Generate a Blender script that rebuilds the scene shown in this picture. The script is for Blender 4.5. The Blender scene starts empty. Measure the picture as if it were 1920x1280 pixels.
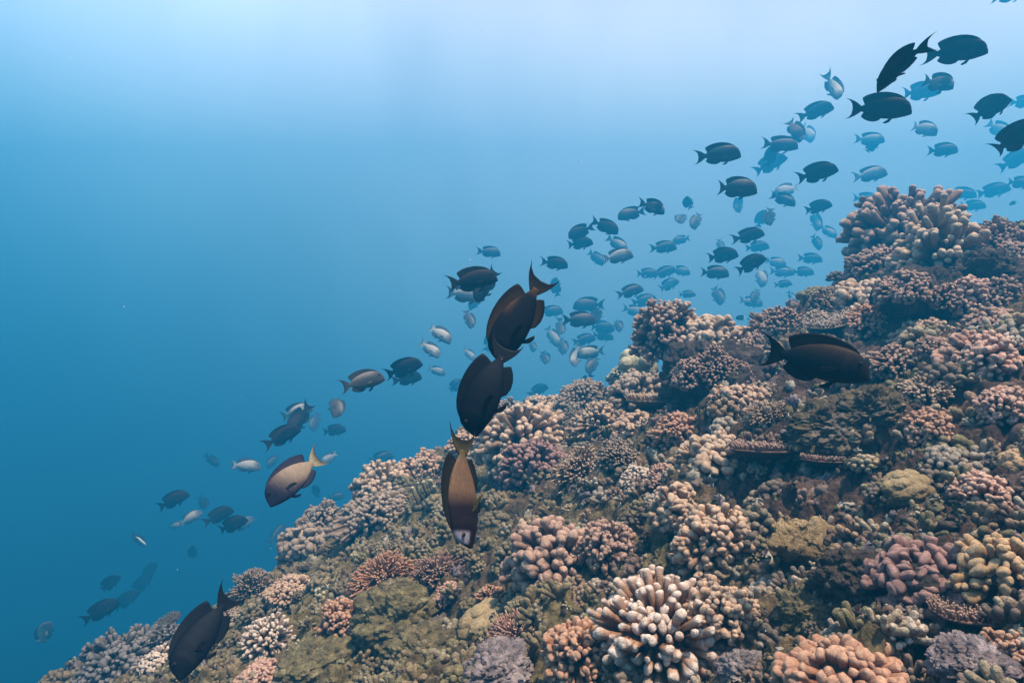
import bpy, math, random
import numpy as np
from mathutils import Vector, Matrix

S = bpy.context.scene
R = math.radians
# ------------------------------------------------------------------ camera, light, exposure
F = 1280.0                      # focal length in pixels of the 1920 px wide photograph
PITCH = math.atan(80 / F)       # the eye level lies a little above the middle of the frame
cam = bpy.data.cameras.new('camera')
cam.lens = 24.0; cam.sensor_width = 36.0; cam.clip_start = 0.02; cam.clip_end = 300
camo = bpy.data.objects.new('camera', cam); S.collection.objects.link(camo)
camo.location = (0, 0, 0); camo.rotation_euler = (R(90) - PITCH, 0, 0)
S.camera = camo
FW = np.array([0, math.cos(PITCH), -math.sin(PITCH)])
UP = np.array([0, math.sin(PITCH), math.cos(PITCH)])
RT = np.array([1.0, 0, 0])

SUN_EL, SUN_AZ = 73.0, 112.0     # azimuth from +Y towards +X
sl = bpy.data.lights.new('sun', 'SUN'); sl.energy = 5.0; sl.angle = R(3.0); sl.color = (1.0, 0.88, 0.73)
so = bpy.data.objects.new('sun', sl); S.collection.objects.link(so)
SD = Vector((math.sin(R(SUN_AZ)) * math.cos(R(SUN_EL)), math.cos(R(SUN_AZ)) * math.cos(R(SUN_EL)), math.sin(R(SUN_EL))))
so.rotation_euler = SD.to_track_quat('Z', 'Y').to_euler()

w = bpy.data.worlds.new('World'); S.world = w; w.use_nodes = True
nt = w.node_tree; nt.nodes.clear(); N = nt.nodes.new; LK = nt.links.new
out = N('ShaderNodeOutputWorld')
tc = N('ShaderNodeTexCoord')
dot = N('ShaderNodeVectorMath'); dot.operation = 'DOT_PRODUCT'
ax = Vector((0.2, 0.33, 0.92)).normalized(); dot.inputs[1].default_value = ax
LK(tc.outputs['Generated'], dot.inputs[0])
mr = N('ShaderNodeMapRange'); mr.inputs[1].default_value = -1; mr.inputs[2].default_value = 1
LK(dot.outputs['Value'], mr.inputs[0])
rp = N('ShaderNodeValToRGB'); LK(mr.outputs[0], rp.inputs[0])
WORLD_RAMP = [(0.0, (0.0, 0.002, 0.010)), (0.38, (0.0, 0.004, 0.03)), (0.52, (0.02, 0.12, 0.27)), (0.61, (0.13, 0.35, 0.57)),
              (0.69, (0.38, 0.60, 0.82)), (0.75, (0.62, 0.76, 0.97)), (0.80, (0.82, 0.88, 1.06)), (0.84, (1.12, 1.00, 1.12)), (0.89, (0.40, 0.38, 0.37)), (1.0, (0.20, 0.20, 0.20))]
rp.color_ramp.interpolation = 'B_SPLINE'
els = rp.color_ramp.elements
while len(els) < len(WORLD_RAMP): els.new(0.5)
for e, (p, c) in zip(els, WORLD_RAMP): e.position = p; e.color = (*c, 1)
# uneven brightness of the lit water: soft patches, and two glows where light falls in
mp = N('ShaderNodeMapping'); mp.inputs['Scale'].default_value = (4.5, 4.5, 1.2); mp.inputs['Location'].default_value = (3.1, 0.4, 0.0); LK(tc.outputs['Generated'], mp.inputs[0])
wn = N('ShaderNodeTexNoise'); wn.inputs['Scale'].default_value = 1.0; wn.inputs['Detail'].default_value = 3.0; LK(mp.outputs[0], wn.inputs['Vector'])
wm = N('ShaderNodeMapRange'); wm.inputs[1].default_value = 0.3; wm.inputs[2].default_value = 0.7; wm.inputs[3].default_value = 0.86; wm.inputs[4].default_value = 1.14
LK(wn.outputs[0], wm.inputs[0])
fac = wm.outputs[0]
for gdir, lo, amt in (((-0.57, 0.74, 0.40), 0.88, 0.55), ((0.52, 0.76, 0.42), 0.86, 0.22)):
    gd = N('ShaderNodeVectorMath'); gd.operation = 'DOT_PRODUCT'; gd.inputs[1].default_value = Vector(gdir).normalized(); LK(tc.outputs['Generated'], gd.inputs[0])
    gm = N('ShaderNodeMapRange'); gm.interpolation_type = 'SMOOTHSTEP'; gm.inputs[1].default_value = lo; gm.inputs[2].default_value = 1.0; gm.inputs[3].default_value = 0.0; gm.inputs[4].default_value = amt
    LK(gd.outputs['Value'], gm.inputs[0])
    ga = N('ShaderNodeMath'); LK(fac, ga.inputs[0]); LK(gm.outputs[0], ga.inputs[1]); fac = ga.outputs[0]
sc = N('ShaderNodeVectorMath'); sc.operation = 'SCALE'; LK(rp.outputs[0], sc.inputs[0]); LK(fac, sc.inputs['Scale'])
bg1 = N('ShaderNodeBackground'); bg1.inputs[1].default_value = 0.62; LK(sc.outputs[0], bg1.inputs[0])
sky = N('ShaderNodeTexSky'); sky.sky_type = 'NISHITA'; sky.sun_disc = False
sky.sun_elevation = R(SUN_EL); sky.sun_rotation = R(SUN_AZ)
filt = N('ShaderNodeMix'); filt.data_type = 'RGBA'; filt.blend_type = 'MULTIPLY'; filt.inputs[0].default_value = 1
LK(sky.outputs[0], filt.inputs[6]); filt.inputs[7].default_value = (0.5, 0.85, 1.0, 1)   # daylight filtered by the sea surface
sz = N('ShaderNodeSeparateXYZ'); LK(tc.outputs['Generated'], sz.inputs[0])
sm = N('ShaderNodeMapRange'); sm.interpolation_type = 'SMOOTHSTEP'; sm.inputs[1].default_value = 0.05; sm.inputs[2].default_value = 0.6; LK(sz.outputs['Z'], sm.inputs[0])
sv = N('ShaderNodeVectorMath'); sv.operation = 'SCALE'; LK(filt.outputs[2], sv.inputs[0]); LK(sm.outputs[0], sv.inputs['Scale'])
bg2 = N('ShaderNodeBackground'); bg2.inputs[1].default_value = 0.05; LK(sv.outputs[0], bg2.inputs[0])
add = N('ShaderNodeAddShader'); LK(bg1.outputs[0], add.inputs[0]); LK(bg2.outputs[0], add.inputs[1]); LK(add.outputs[0], out.inputs[0])

S.render.engine = 'CYCLES'
S.view_settings.view_transform = 'Standard'; S.view_settings.look = 'None'
S.view_settings.gamma = 1.0; S.view_settings.exposure = 0.95
S.cycles.use_denoising = True
S.cycles.max_bounces = 6; S.cycles.diffuse_bounces = 2; S.cycles.volume_bounces = 0; S.cycles.glossy_bounces = 2
S.cycles.caustics_reflective = False; S.cycles.caustics_refractive = False

# ------------------------------------------------------------------ haze of the water
HAZE_D, HAZE_C, HAZE_A, HAZE_G = 0.150, (0.014, 0.250, 0.535), (0.28, 0.42, 0.85), 0.3
HB = ((-19, 19), (-5, 21), (-10.5, 4.6))

def ray(u, v):
    d = RT * ((u - 960) / F) + UP * ((640 - v) / F) + FW
    return d                      # depth 1 along the view axis

# ------------------------------------------------------------------ noise
def _h(ix, iy, iz, k):
    n = (ix.astype(np.int64) * 374761393 + iy.astype(np.int64) * 668265263 + iz.astype(np.int64) * 2147483647 + k * 1274126177) & 0xffffffff
    n = ((n ^ (n >> 13)) * 1274126177) & 0xffffffff
    n = ((n ^ (n >> 15)) * 2246822519) & 0xffffffff
    return ((n ^ (n >> 16)) & 0xffffff) / float(0xffffff)

def vnoise(x, y, z=None, k=0):
    """smooth gradient-free value noise in -1..1"""
    x = np.asarray(x, float); y = np.asarray(y, float)
    if z is None: z = np.zeros_like(x)
    xi, yi, zi = np.floor(x), np.floor(y), np.floor(z)
    f = [x - xi, y - yi, z - zi]
    f = [t * t * t * (t * (t * 6 - 15) + 10) for t in f]
    r = 0
    for a in (0, 1):
        for b in (0, 1):
            for c in (0, 1):
                wgt = (f[0] if a else 1 - f[0]) * (f[1] if b else 1 - f[1]) * (f[2] if c else 1 - f[2])
                r = r + wgt * _h(xi + a, yi + b, zi + c, k)
    return r * 2 - 1

def vnoise2(x, y, k=0):
    xi, yi = np.floor(x), np.floor(y)
    fx, fy = x - xi, y - yi
    fx = fx ** 3 * (fx * (fx * 6 - 15) + 10); fy = fy ** 3 * (fy * (fy * 6 - 15) + 10)
    z = np.zeros_like(xi)
    h = lambda a, b: _h(xi + a, yi + b, z, k)
    return ((h(0, 0) * (1 - fx) + h(1, 0) * fx) * (1 - fy) + (h(0, 1) * (1 - fx) + h(1, 1) * fx) * fy) * 2 - 1

def fbm2(x, y, f, o, k=0):
    r = 0; a = 1; t = 0
    for i in range(o):
        ang = 0.6 + i * 1.1; c, s = math.cos(ang), math.sin(ang)
        r = r + a * vnoise2((x * c - y * s) * f, (x * s + y * c) * f, k + i); t += a; a *= 0.55; f *= 2.03
    return r / t

def worley2(x, y, f, k=0):
    """distance to the nearest jittered cell point, and that cell's random value"""
    x = x * f; y = y * f
    xi, yi = np.floor(x), np.floor(y); best = np.full(x.shape, 9.0); val = np.zeros(x.shape)
    z = np.zeros_like(xi)
    for a in (-1, 0, 1):
        for b in (-1, 0, 1):
            px = xi + a + _h(xi + a, yi + b, z, k); py = yi + b + _h(xi + a, yi + b, z, k + 7)
            d = np.hypot(px - x, py - y); m = d < best
            best = np.where(m, d, best); val = np.where(m, _h(xi + a, yi + b, z, k + 13), val)
    return best, val

# ------------------------------------------------------------------ object helpers
def mesh_from(name, V, Fq, attrs=None, smooth=True):
    """V (n,3); Fq list of face arrays (each (m,3) or (m,4)); attrs: name -> (n,) float or (n,3) colour"""
    me = bpy.data.meshes.new(name)
    V = np.ascontiguousarray(V, np.float32)
    Fq = [np.asarray(f, np.int32) for f in Fq if len(f)]
    tot = sum(len(f) for f in Fq); loops = np.concatenate([f.ravel() for f in Fq])
    sizes = np.concatenate([np.full(len(f), f.shape[1], np.int32) for f in Fq])
    me.vertices.add(len(V)); me.vertices.foreach_set('co', V.ravel())
    me.loops.add(len(loops)); me.loops.foreach_set('vertex_index', loops)
    me.polygons.add(tot)
    st = np.concatenate([[0], np.cumsum(sizes)[:-1]]).astype(np.int32)
    me.polygons.foreach_set('loop_start', st)
    me.update(calc_edges=True)
    me.validate()
    if smooth: me.polygons.foreach_set('use_smooth', np.ones(len(me.polygons), bool))
    for k, a in (attrs or {}).items():
        a = np.asarray(a, np.float32)
        if a.ndim == 1:
            t = me.attributes.new(k, 'FLOAT', 'POINT'); t.data.foreach_set('value', a)
        else:
            t = me.attributes.new(k, 'FLOAT_COLOR', 'POINT')
            t.data.foreach_set('color', np.concatenate([a, np.ones((len(a), 1), np.float32)], 1).ravel())
    return me

def link(name, me, mat=None, parent=None):
    if mat is not None and not me.materials: me.materials.append(mat)
    o = bpy.data.objects.new(name, me); S.collection.objects.link(o)
    if parent is not None: o.parent = parent
    return o

def tag(o, label, cat, group=None):
    o['label'] = label; o['category'] = cat
    if group: o['group'] = group
    return o

def empty(name, M):
    o = bpy.data.objects.new(name, None); S.collection.objects.link(o); o.empty_display_size = 0.05
    o.matrix_world = M; return o

class Nodes:
    def __init__(s, name):
        s.m = bpy.data.materials.new(name); s.m.use_nodes = True; s.t = s.m.node_tree
        s.b = s.t.nodes['Principled BSDF']; s.b.inputs['Specular IOR Level'].default_value = 0.15
        s.b.inputs['Roughness'].default_value = 0.8
    def n(s, t, **k):
        x = s.t.nodes.new(t)
        for a, b in k.items(): setattr(x, a, b)
        return x
    def l(s, a, b): s.t.links.new(a, b)
    def noise(s, vec, scale, detail=4, rough=0.6):
        x = s.n('ShaderNodeTexNoise'); x.inputs['Scale'].default_value = scale; x.inputs['Detail'].default_value = detail
        x.inputs['Roughness'].default_value = rough; s.l(vec, x.inputs['Vector']); return x.outputs[0]
    def ramp(s, fac, pts):
        x = s.n('ShaderNodeValToRGB'); e = x.color_ramp.elements
        while len(e) < len(pts): e.new(0.5)
        for q, (p, c) in zip(e, pts): q.position = p; q.color = (*c, 1) if len(c) == 3 else c
        s.l(fac, x.inputs[0]); return x.outputs[0]
    def mix(s, fac, a, b, mode='MIX'):
        x = s.n('ShaderNodeMix', data_type='RGBA', blend_type=mode)
        for i, q in ((0, fac), (6, a), (7, b)):
            if isinstance(q, (int, float)): x.inputs[i].default_value = q
            elif isinstance(q, tuple): x.inputs[i].default_value = (*q, 1)
            else: s.l(q, x.inputs[i])
        return x.outputs[2]
    def math(s, op, a, b=0.0):
        x = s.n('ShaderNodeMath', operation=op)
        for i, q in ((0, a), (1, b)):
            if isinstance(q, (int, float)): x.inputs[i].default_value = q
            else: s.l(q, x.inputs[i])
        return x.outputs[0]
    def bump(s, h, strength, dist):
        x = s.n('ShaderNodeBump'); x.inputs['Strength'].default_value = strength; x.inputs['Distance'].default_value = dist
        s.l(h, x.inputs['Height']); s.l(x.outputs[0], s.b.inputs['Normal'])

def reef_material(name, olive, brown, lilac, pale):
    """dead reef rock under algal turf: brown, olive and pinkish crusts in patches"""
    q = Nodes(name); geo = q.n('ShaderNodeNewGeometry'); P = geo.outputs['Position']
    sx = q.n('ShaderNodeSeparateXYZ'); q.l(P, sx.inputs[0])
    n1 = q.noise(P, 1.7, 4); n2 = q.noise(P, 13, 6, 0.72); n3 = q.noise(P, 38, 6, 0.75); n4 = q.noise(P, 5.0, 5, 0.7)
    gx = q.n('ShaderNodeMapRange'); q.l(sx.outputs[0], gx.inputs[0]); gx.inputs[1].default_value = -0.7; gx.inputs[2].default_value = 1.0
    side = q.math('ADD', gx.outputs[0], q.math('MULTIPLY', q.math('SUBTRACT', n1, 0.5), 2.6))
    side = q.math('ADD', side, q.math('MULTIPLY', q.math('SUBTRACT', n2, 0.5), 0.8))
    c = q.mix(q.ramp(side, [(0.25, (0, 0, 0)), (0.8, (1, 1, 1))]), olive, brown)
    c = q.mix(q.ramp(n4, [(0.56, (0, 0, 0)), (0.68, (1, 1, 1))]), c, lilac)
    c = q.mix(q.ramp(n2, [(0.57, (0, 0, 0)), (0.72, (0.85, 0.85, 0.85))]), c, pale)
    c = q.mix(1.0, c, q.ramp(n3, [(0.30, (0.22, 0.20, 0.20)), (0.50, (0.85, 0.85, 0.85)), (0.68, (1.75, 1.7, 1.6))]), 'MULTIPLY')
    q.l(c, q.b.inputs['Base Color']); q.b.inputs['Roughness'].default_value = 0.95
    hb = q.math('ADD', q.math('MULTIPLY', n3, 0.6), q.math('MULTIPLY', q.noise(P, 110, 4, 0.7), 0.35))
    q.bump(hb, 1.0, 0.020)
    return q.m

M_REEF = reef_material('reef_rock', (0.175, 0.132, 0.060), (0.085, 0.050, 0.036), (0.16, 0.105, 0.095), (0.44, 0.35, 0.24))

# ------------------------------------------------------------------ reef terrain
SIL = [(150, 1270, -2.0), (330, 1200, 0), (450, 1130, 0), (560, 1030, 0), (680, 940, 0), (780, 895, 0), (900, 800, 0), (1000, 765, 0), (1100, 745, 0),
       (1180, 715, 0), (1300, 690, 0), (1420, 640, 0), (1510, 590, 0), (1600, 540, 0), (1700, 510, 0), (1800, 480, 0), (1910, 470, 0)]
def base_h(x): return np.where(x < 1.7, 0.5 * x - 0.75, 0.10 + 0.22 * np.tanh((x - 1.7) / 0.8))
_ex, _ey = [], []
for (u, v, _) in SIL:
    d = ray(u, v); d = d / d[1]
    for t in np.arange(0.6, 9, 0.01):
        if d[2] * t < base_h(d[0] * t): break
    _ex.append(d[0] * t); _ey.append(min(t, 5.0))
_o = np.argsort(_ex); EX = np.array(_ex)[_o]; EY = np.array(_ey)[_o]
print('EDGE', np.round(EX, 2), np.round(EY, 2))

BUMPS = []          # (x, y, height, radius) mounds of the reef
def H0(x, y):
    ye = np.interp(x, EX, EY) - 0.12
    ye = np.where(x < EX[0], ye + (x - EX[0]) * 0.9, ye)
    d = np.maximum(0, y - ye)
    z = base_h(x) - 0.62 * d ** 1.5 - 1.4 * np.maximum(0, EX[0] - 0.05 - x) ** 1.2
    for (bx, by, bh, br) in BUMPS: z = z + bh * np.exp(-((x - bx) ** 2 + (y - by) ** 2) / br ** 2)
    return z
def H1(x, y):
    """mounds and hollows a hand to an arm wide"""
    z = H0(x, y) + 0.085 * fbm2(x, y, 1.6, 2, 3) + 0.05 * fbm2(x, y, 4.5, 2, 21)
    w1, v1 = worley2(x + 0.04 * vnoise2(x * 9, y * 9, 5), y + 0.04 * vnoise2(x * 9, y * 9, 6), 5.0, 31)
    return z + 0.085 * np.maximum(0, 0.62 - w1) * (0.2 + v1)
def dome(w, r): return np.sqrt(np.maximum(0, 1 - (w / r) ** 2))
def H(x, y):
    z = H1(x, y)
    wx = x + 0.018 * vnoise2(x * 24, y * 24, 41); wy = y + 0.018 * vnoise2(x * 24, y * 24, 42)
    w1, v1 = worley2(wx, wy, 13.0, 51); z = z + 0.030 * dome(w1, .62) * (v1 - .1)
    wx = wx + 0.006 * vnoise2(x * 80, y * 80, 43); wy = wy + 0.006 * vnoise2(x * 80, y * 80, 44)
    w2, v2 = worley2(wx, wy, 34.0, 61); z = z + 0.016 * dome(w2, .62) * (v2 - .05)
    w3, v3 = worley2(wx, wy, 85.0, 65); z = z + 0.0065 * dome(w3, .62) * v3
    z = z - 0.075 * np.maximum(0, fbm2(x, y, 6.0, 3, 71) - 0.10) - 0.06 * np.maximum(0, fbm2(x, y, 17.0, 2, 75) - 0.2)
    return z + 0.012 * fbm2(x, y, 40.0, 3, 81)

def ground_hit(u, v, fn=None):
    """where the line of sight through a pixel meets the reef (None if it passes over it)"""
    fn = fn or H1
    d = ray(u, v); t = np.arange(0.5, 7.0, 0.01)
    below = d[2] * t < fn(d[0] * t, d[1] * t)
    if not below.any(): return None
    k = int(np.argmax(below)); return d * t[k]

BUMPS += [(2.15, 3.15, 0.10, 0.5)]

def fan_terrain():
    a = np.concatenate([np.linspace(-175, -62, 70)[:-1], np.linspace(-62, -46, 60)[:-1], np.linspace(-46, 46, 900), np.linspace(46, 62, 70)[1:], np.linspace(62, 175, 70)[1:]])
    r = np.concatenate([np.geomspace(0.25, 0.75, 40)[:-1], np.geomspace(0.75, 5.2, 640), np.geomspace(5.2, 16.5, 60)[1:]])
    A, Rr = np.meshgrid(np.radians(a), r); X = Rr * np.sin(A); Y = Rr * np.cos(A) - 0.15
    Z = H(X, Y)
    sea = -8.3 + 0.25 * fbm2(X, Y, 0.5, 3, 91)
    Z = np.maximum(Z, sea)
    near = np.clip((6 - Rr) / 1.5, 0, 1)
    X2 = X + near * (0.010 * vnoise(X * 17, Y * 17, Z * 17, 5) + 0.006 * vnoise(X * 55, Y * 55, Z * 55, 8))
    Y2 = Y + near * (0.010 * vnoise(X * 17, Y * 17, Z * 17, 6) + 0.006 * vnoise(X * 55, Y * 55, Z * 55, 9))
    n, m = X.shape
    V = np.stack([X2, Y2, Z], -1).reshape(-1, 3)
    i = np.arange(n - 1)[:, None] * m + np.arange(m - 1)[None]
    Q = np.stack([i, i + 1, i + m + 1, i + m], -1).reshape(-1, 4)[:, ::-1]
    # close the middle of the fan
    V = np.concatenate([V, [[0, -0.15, float(H0(np.array([0.0]), np.array([-0.15]))[0])]]]); c = len(V) - 1
    T = np.stack([np.full(m - 1, c), np.arange(m - 1), np.arange(1, m)], -1)[:, ::-1]
    B = np.stack([np.arange(n - 1) * m, np.arange(1, n) * m], -1); E = B + m - 1      # seam straight behind
    S4 = np.stack([E[:, 0], E[:, 1], B[:, 1], B[:, 0]], -1)
    me = mesh_from('terrain', V, [Q, S4, T, np.array([[c, 0, m - 1]])])
    o = link('terrain', me, M_REEF); o['kind'] = 'structure'
    return o
fan_terrain()

# ------------------------------------------------------------------ haze box
def make_haze():
    (x0, x1), (y0, y1), (z0, z1) = HB
    V = [(x, y, z) for x in (x0, x1) for y in (y0, y1) for z in (z0, z1)]
    Fq = [(0, 1, 3, 2), (4, 6, 7, 5), (0, 4, 5, 1), (2, 3, 7, 6), (0, 2, 6, 4), (1, 5, 7, 3)]
    m = bpy.data.materials.new('sea_haze'); m.use_nodes = True; t = m.node_tree; t.nodes.clear()
    o = t.nodes.new('ShaderNodeOutputMaterial'); v = t.nodes.new('ShaderNodeVolumePrincipled')
    v.inputs['Color'].default_value = (*HAZE_C, 1); v.inputs['Density'].default_value = HAZE_D
    v.inputs['Absorption Color'].default_value = (*HAZE_A, 1); v.inputs['Anisotropy'].default_value = HAZE_G
    t.links.new(v.outputs[0], o.inputs['Volume'])
    ob = link('haze', mesh_from('haze', V, [Fq], smooth=False), m); ob['kind'] = 'stuff'
make_haze()

# ------------------------------------------------------------------ corals
PROF = [(0.0, .72, 0), (.3, .78, 0), (.58, .88, 0), (.82, 1.0, 0), (1, 1.06, 0), (1, .98, .42), (1, .76, .74), (1, .40, .95), (1, .10, 1.03)]
def tubes(P0, P1, r, rng, flat=None, segs=10, prof=PROF, swell=1.0, bend=0.12, point=False):
    """rounded, slightly bent fingers from P0 to P1; returns verts, quads, cap polygons and the height along each finger"""
    N = len(P0); ax = P1 - P0; Ln = np.linalg.norm(ax, axis=1, keepdims=True); ax = ax / np.maximum(Ln, 1e-6)
    ref = rng.normal(size=(N, 3)); e1 = np.cross(ax, ref); e1 /= np.maximum(np.linalg.norm(e1, axis=1, keepdims=True), 1e-6); e2 = np.cross(ax, e1)
    fl = np.ones(N) if flat is None else flat
    K = len(prof); th = np.arange(segs) / segs * 2 * math.pi
    V = np.zeros((N, K, segs, 3)); tip = np.zeros((N, K, segs))
    bd = rng.normal(size=(N, 1)) * bend
    for k, (t, rr, ex) in enumerate(prof):
        s = 1 + (swell - 1) * min(1, max(0, (t - 0.3) / 0.6))
        if point: s = 1 - 0.5 * t
        c = P0 + ax * Ln * t + ax * (ex * s * r[:, None]) + e1 * bd * Ln * math.sin(t * 2.2)
        a = (r * rr * s * fl)[:, None, None]; b = (r * rr * s)[:, None, None]
        V[:, k] = c[:, None] + e1[:, None] * np.cos(th)[None, :, None] * a + e2[:, None] * np.sin(th)[None, :, None] * b
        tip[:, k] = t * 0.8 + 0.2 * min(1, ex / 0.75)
    idx = np.arange(N * K * segs).reshape(N, K, segs)
    nx = np.roll(idx, -1, axis=2)
    Q = np.stack([idx[:, :-1], nx[:, :-1], nx[:, 1:], idx[:, 1:]], -1).reshape(-1, 4)
    return V.reshape(-1, 3), Q, idx[:, -1], tip.ravel()

KINDS = {   # r knob radius, n fingers, start, flattening, offshoots, reach jitter, swell, lowest elevation, low-frequency unevenness, segs
    'knob':    dict(r=.076, n=225, s=.42, fl=(1, 1.5), sub=.32, jit=.06, sw=1.12, el=-22, uneven=0.23),
    'bigknob': dict(r=.100, n=115,  s=.34,  fl=(1, 1.8), sub=.4,  jit=.08, sw=1.1,  el=-20, uneven=0.26),
    'dense':   dict(r=.064, n=320, s=.6,  fl=(1, 1.4), sub=.2,  jit=.04, sw=1.1,  el=-18, uneven=0.22),
    'finger':  dict(r=.056, n=190, s=.32,  fl=(1, 1.35), sub=.35, jit=.08, sw=1.15, el=-28, uneven=.16),
    'hero':    dict(r=.055, n=215, s=.38,  fl=(1, 1.45), sub=.35, jit=.08, sw=1.16, el=-32, uneven=.18),
    'fine':    dict(r=.033, n=230, s=.3,  fl=(1, 1.1), sub=1.2, jit=.10, sw=.95,  el=-12, uneven=0.25),
    'antler':  dict(r=.056,  n=105,  s=.28,  fl=(1, 1.4), sub=2.2, jit=.10, sw=1.15,  el=-14, uneven=.2),
    'fuzzy':   dict(r=.052, n=380, s=.6,  fl=(1, 1.2), sub=.1,  jit=.05, sw=1.05, el=-18, uneven=0.24),
    'meander': dict(r=.075, n=135, s=.55, fl=(1.3, 2.6), sub=.25, jit=.05, sw=1.1, el=-20, uneven=0.22),
    'sparse':  dict(r=.105, n=20,  s=.1,  fl=(1, 1.2), sub=.8, jit=.18, sw=1.2,  el=5,  uneven=.1),
}
def dome_dirs(n, el, rng):
    z = 1 - (np.arange(n) + .5) / n * (1 - math.sin(R(el)))
    ph = np.arange(n) * 2.399963 + rng.normal(size=n) * 0.16; z = np.clip(z + rng.normal(size=n) * 0.3 / math.sqrt(n), -0.9, 1)
    s = np.sqrt(1 - z * z)
    return np.stack([s * np.cos(ph), s * np.sin(ph), z], -1)

def branch_mesh(kind, seed, hz):
    p = KINDS[kind]; rng = np.random.default_rng(seed); n = p['n']
    D = dome_dirs(n, p['el'], rng)
    off = rng.uniform(0, 50)
    reach = 1 + p['uneven'] * 1.6 * vnoise(D[:, 0] * 1.7 + off, D[:, 1] * 1.7, D[:, 2] * 1.7, 3) + rng.normal(size=n) * p['jit']
    sc = np.array([1, 1, hz])
    rad = p['r'] * rng.uniform(.66, 1.22, n)
    D2 = D + rng.normal(size=D.shape) * 0.06 + np.array([0, 0, 0.10]); D2 /= np.linalg.norm(D2, axis=1, keepdims=True)
    P0 = D * p['s'] * sc * 0.9; P1 = P0 + (D2 * reach[:, None] * sc - P0) * 0.97 - D2 * rad[:, None]
    fl = rng.uniform(p['fl'][0], p['fl'][1], n)
    segs = 8 if n > 200 else 10 if kind != 'hero' else 14
    parts = [tubes(P0, P1, rad, rng, fl, segs=segs, swell=p['sw'])]
    m = int(n * p['sub'])
    if m:
        i = rng.integers(0, n, m); t = rng.uniform(.45, .8, m)[:, None]
        A = P0[i] + (P1[i] - P0[i]) * t
        side = rng.normal(size=(m, 3)); ax = P1[i] - P0[i]; L = np.linalg.norm(ax, axis=1, keepdims=True); ax = ax / L
        side -= ax * (side * ax).sum(1, keepdims=True); side /= np.linalg.norm(side, axis=1, keepdims=True)
        ln = (L * (1 - t)) * rng.uniform(.7, 1.05, (m, 1)) + rad[i][:, None] * 0.3
        B = A + (ax * 0.85 + side * 0.62) * ln
        parts.append(tubes(A, B, rad[i] * rng.uniform(.75, 1.0, m), rng, None, segs=segs, swell=p['sw']))
    V, Q, C, T = [], [], [], []; o = 0
    for v, q, c, t in parts:
        V.append(v); Q.append(q + o); C.append(c + o); T.append(t); o += len(v)
    V = np.concatenate(V); r = p['r']
    f = 0.75 / r
    for a in range(3):
        V[:, a] += r * 0.30 * vnoise(V[:, 0] * f + 9 * a, V[:, 1] * f, V[:, 2] * f, 11 + a) + r * 0.10 * vnoise(V[:, 0] * f * 3, V[:, 1] * f * 3 + 5 * a, V[:, 2] * f * 3, 17 + a)
    return mesh_from('branches', V, [np.concatenate(Q)] + C, {'tip': np.concatenate(T)})

def ball(nu, nv, rng, lumps, squash=(1, 1, 1), low=-1.0):
    """closed lumpy ball; lumps = list of (frequency, amplitude, 'n' smooth / 'w' knobbly)"""
    th = np.linspace(math.acos(low) if low > -1 else math.pi - 1e-3, 1e-3, nv); ph = np.arange(nu) / nu * 2 * math.pi
    T, Pp = np.meshgrid(th, ph, indexing='ij')
    D = np.stack([np.sin(T) * np.cos(Pp), np.sin(T) * np.sin(Pp), np.cos(T)], -1).reshape(-1, 3)
    r = np.ones(len(D)); o = rng.uniform(0, 90)
    for f, a, k in lumps:
        if k == 'n': r += a * vnoise(D[:, 0] * f + o, D[:, 1] * f, D[:, 2] * f, 3)
        elif k == 'b': r += a * (np.abs(vnoise(D[:, 0] * f + o, D[:, 1] * f, D[:, 2] * f, 6)) * 2 - .5)
        elif k == 'r': r += a * (1 - 2 * np.abs(vnoise(D[:, 0] * f + o, D[:, 1] * f, D[:, 2] * f, 5)))
        else:
            # knobbly cells on the sphere
            c = rng.normal(size=(int(f), 3)); c /= np.linalg.norm(c, axis=1, keepdims=True)
            d = np.full(len(D), 9.0)
            for q in c: d = np.minimum(d, 1 - D @ q)
            s = 2.2 / f; r += a * np.sqrt(np.maximum(0, 1 - d / s * 0.9))
        o += 7
    V = D * r[:, None] * np.array(squash)
    i = np.arange(nv - 1)[:, None] * nu + np.arange(nu)[None]; j = np.roll(np.arange(nu), -1)[None] + np.arange(nv - 1)[:, None] * nu
    Q = np.stack([i, j, j + nu, i + nu], -1).reshape(-1, 4)
    return V, [Q, np.arange(nu)[None, ::-1], (np.arange(nu) + (nv - 1) * nu)[None]], D

def base_mesh(seed, hz, w=0.66):
    rng = np.random.default_rng(seed)
    V, Fq, D = ball(40, 26, rng, [(2, .14, 'n'), (5, .10, 'n'), (12, .05, 'r')], (w, w, w * hz))
    lo = V[:, 2] < 0
    V[lo, 2] = V[lo, 2] * 1.5; V[lo, 0] *= 0.92; V[lo, 1] *= 0.92
    return mesh_from('base', V, Fq)

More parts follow.
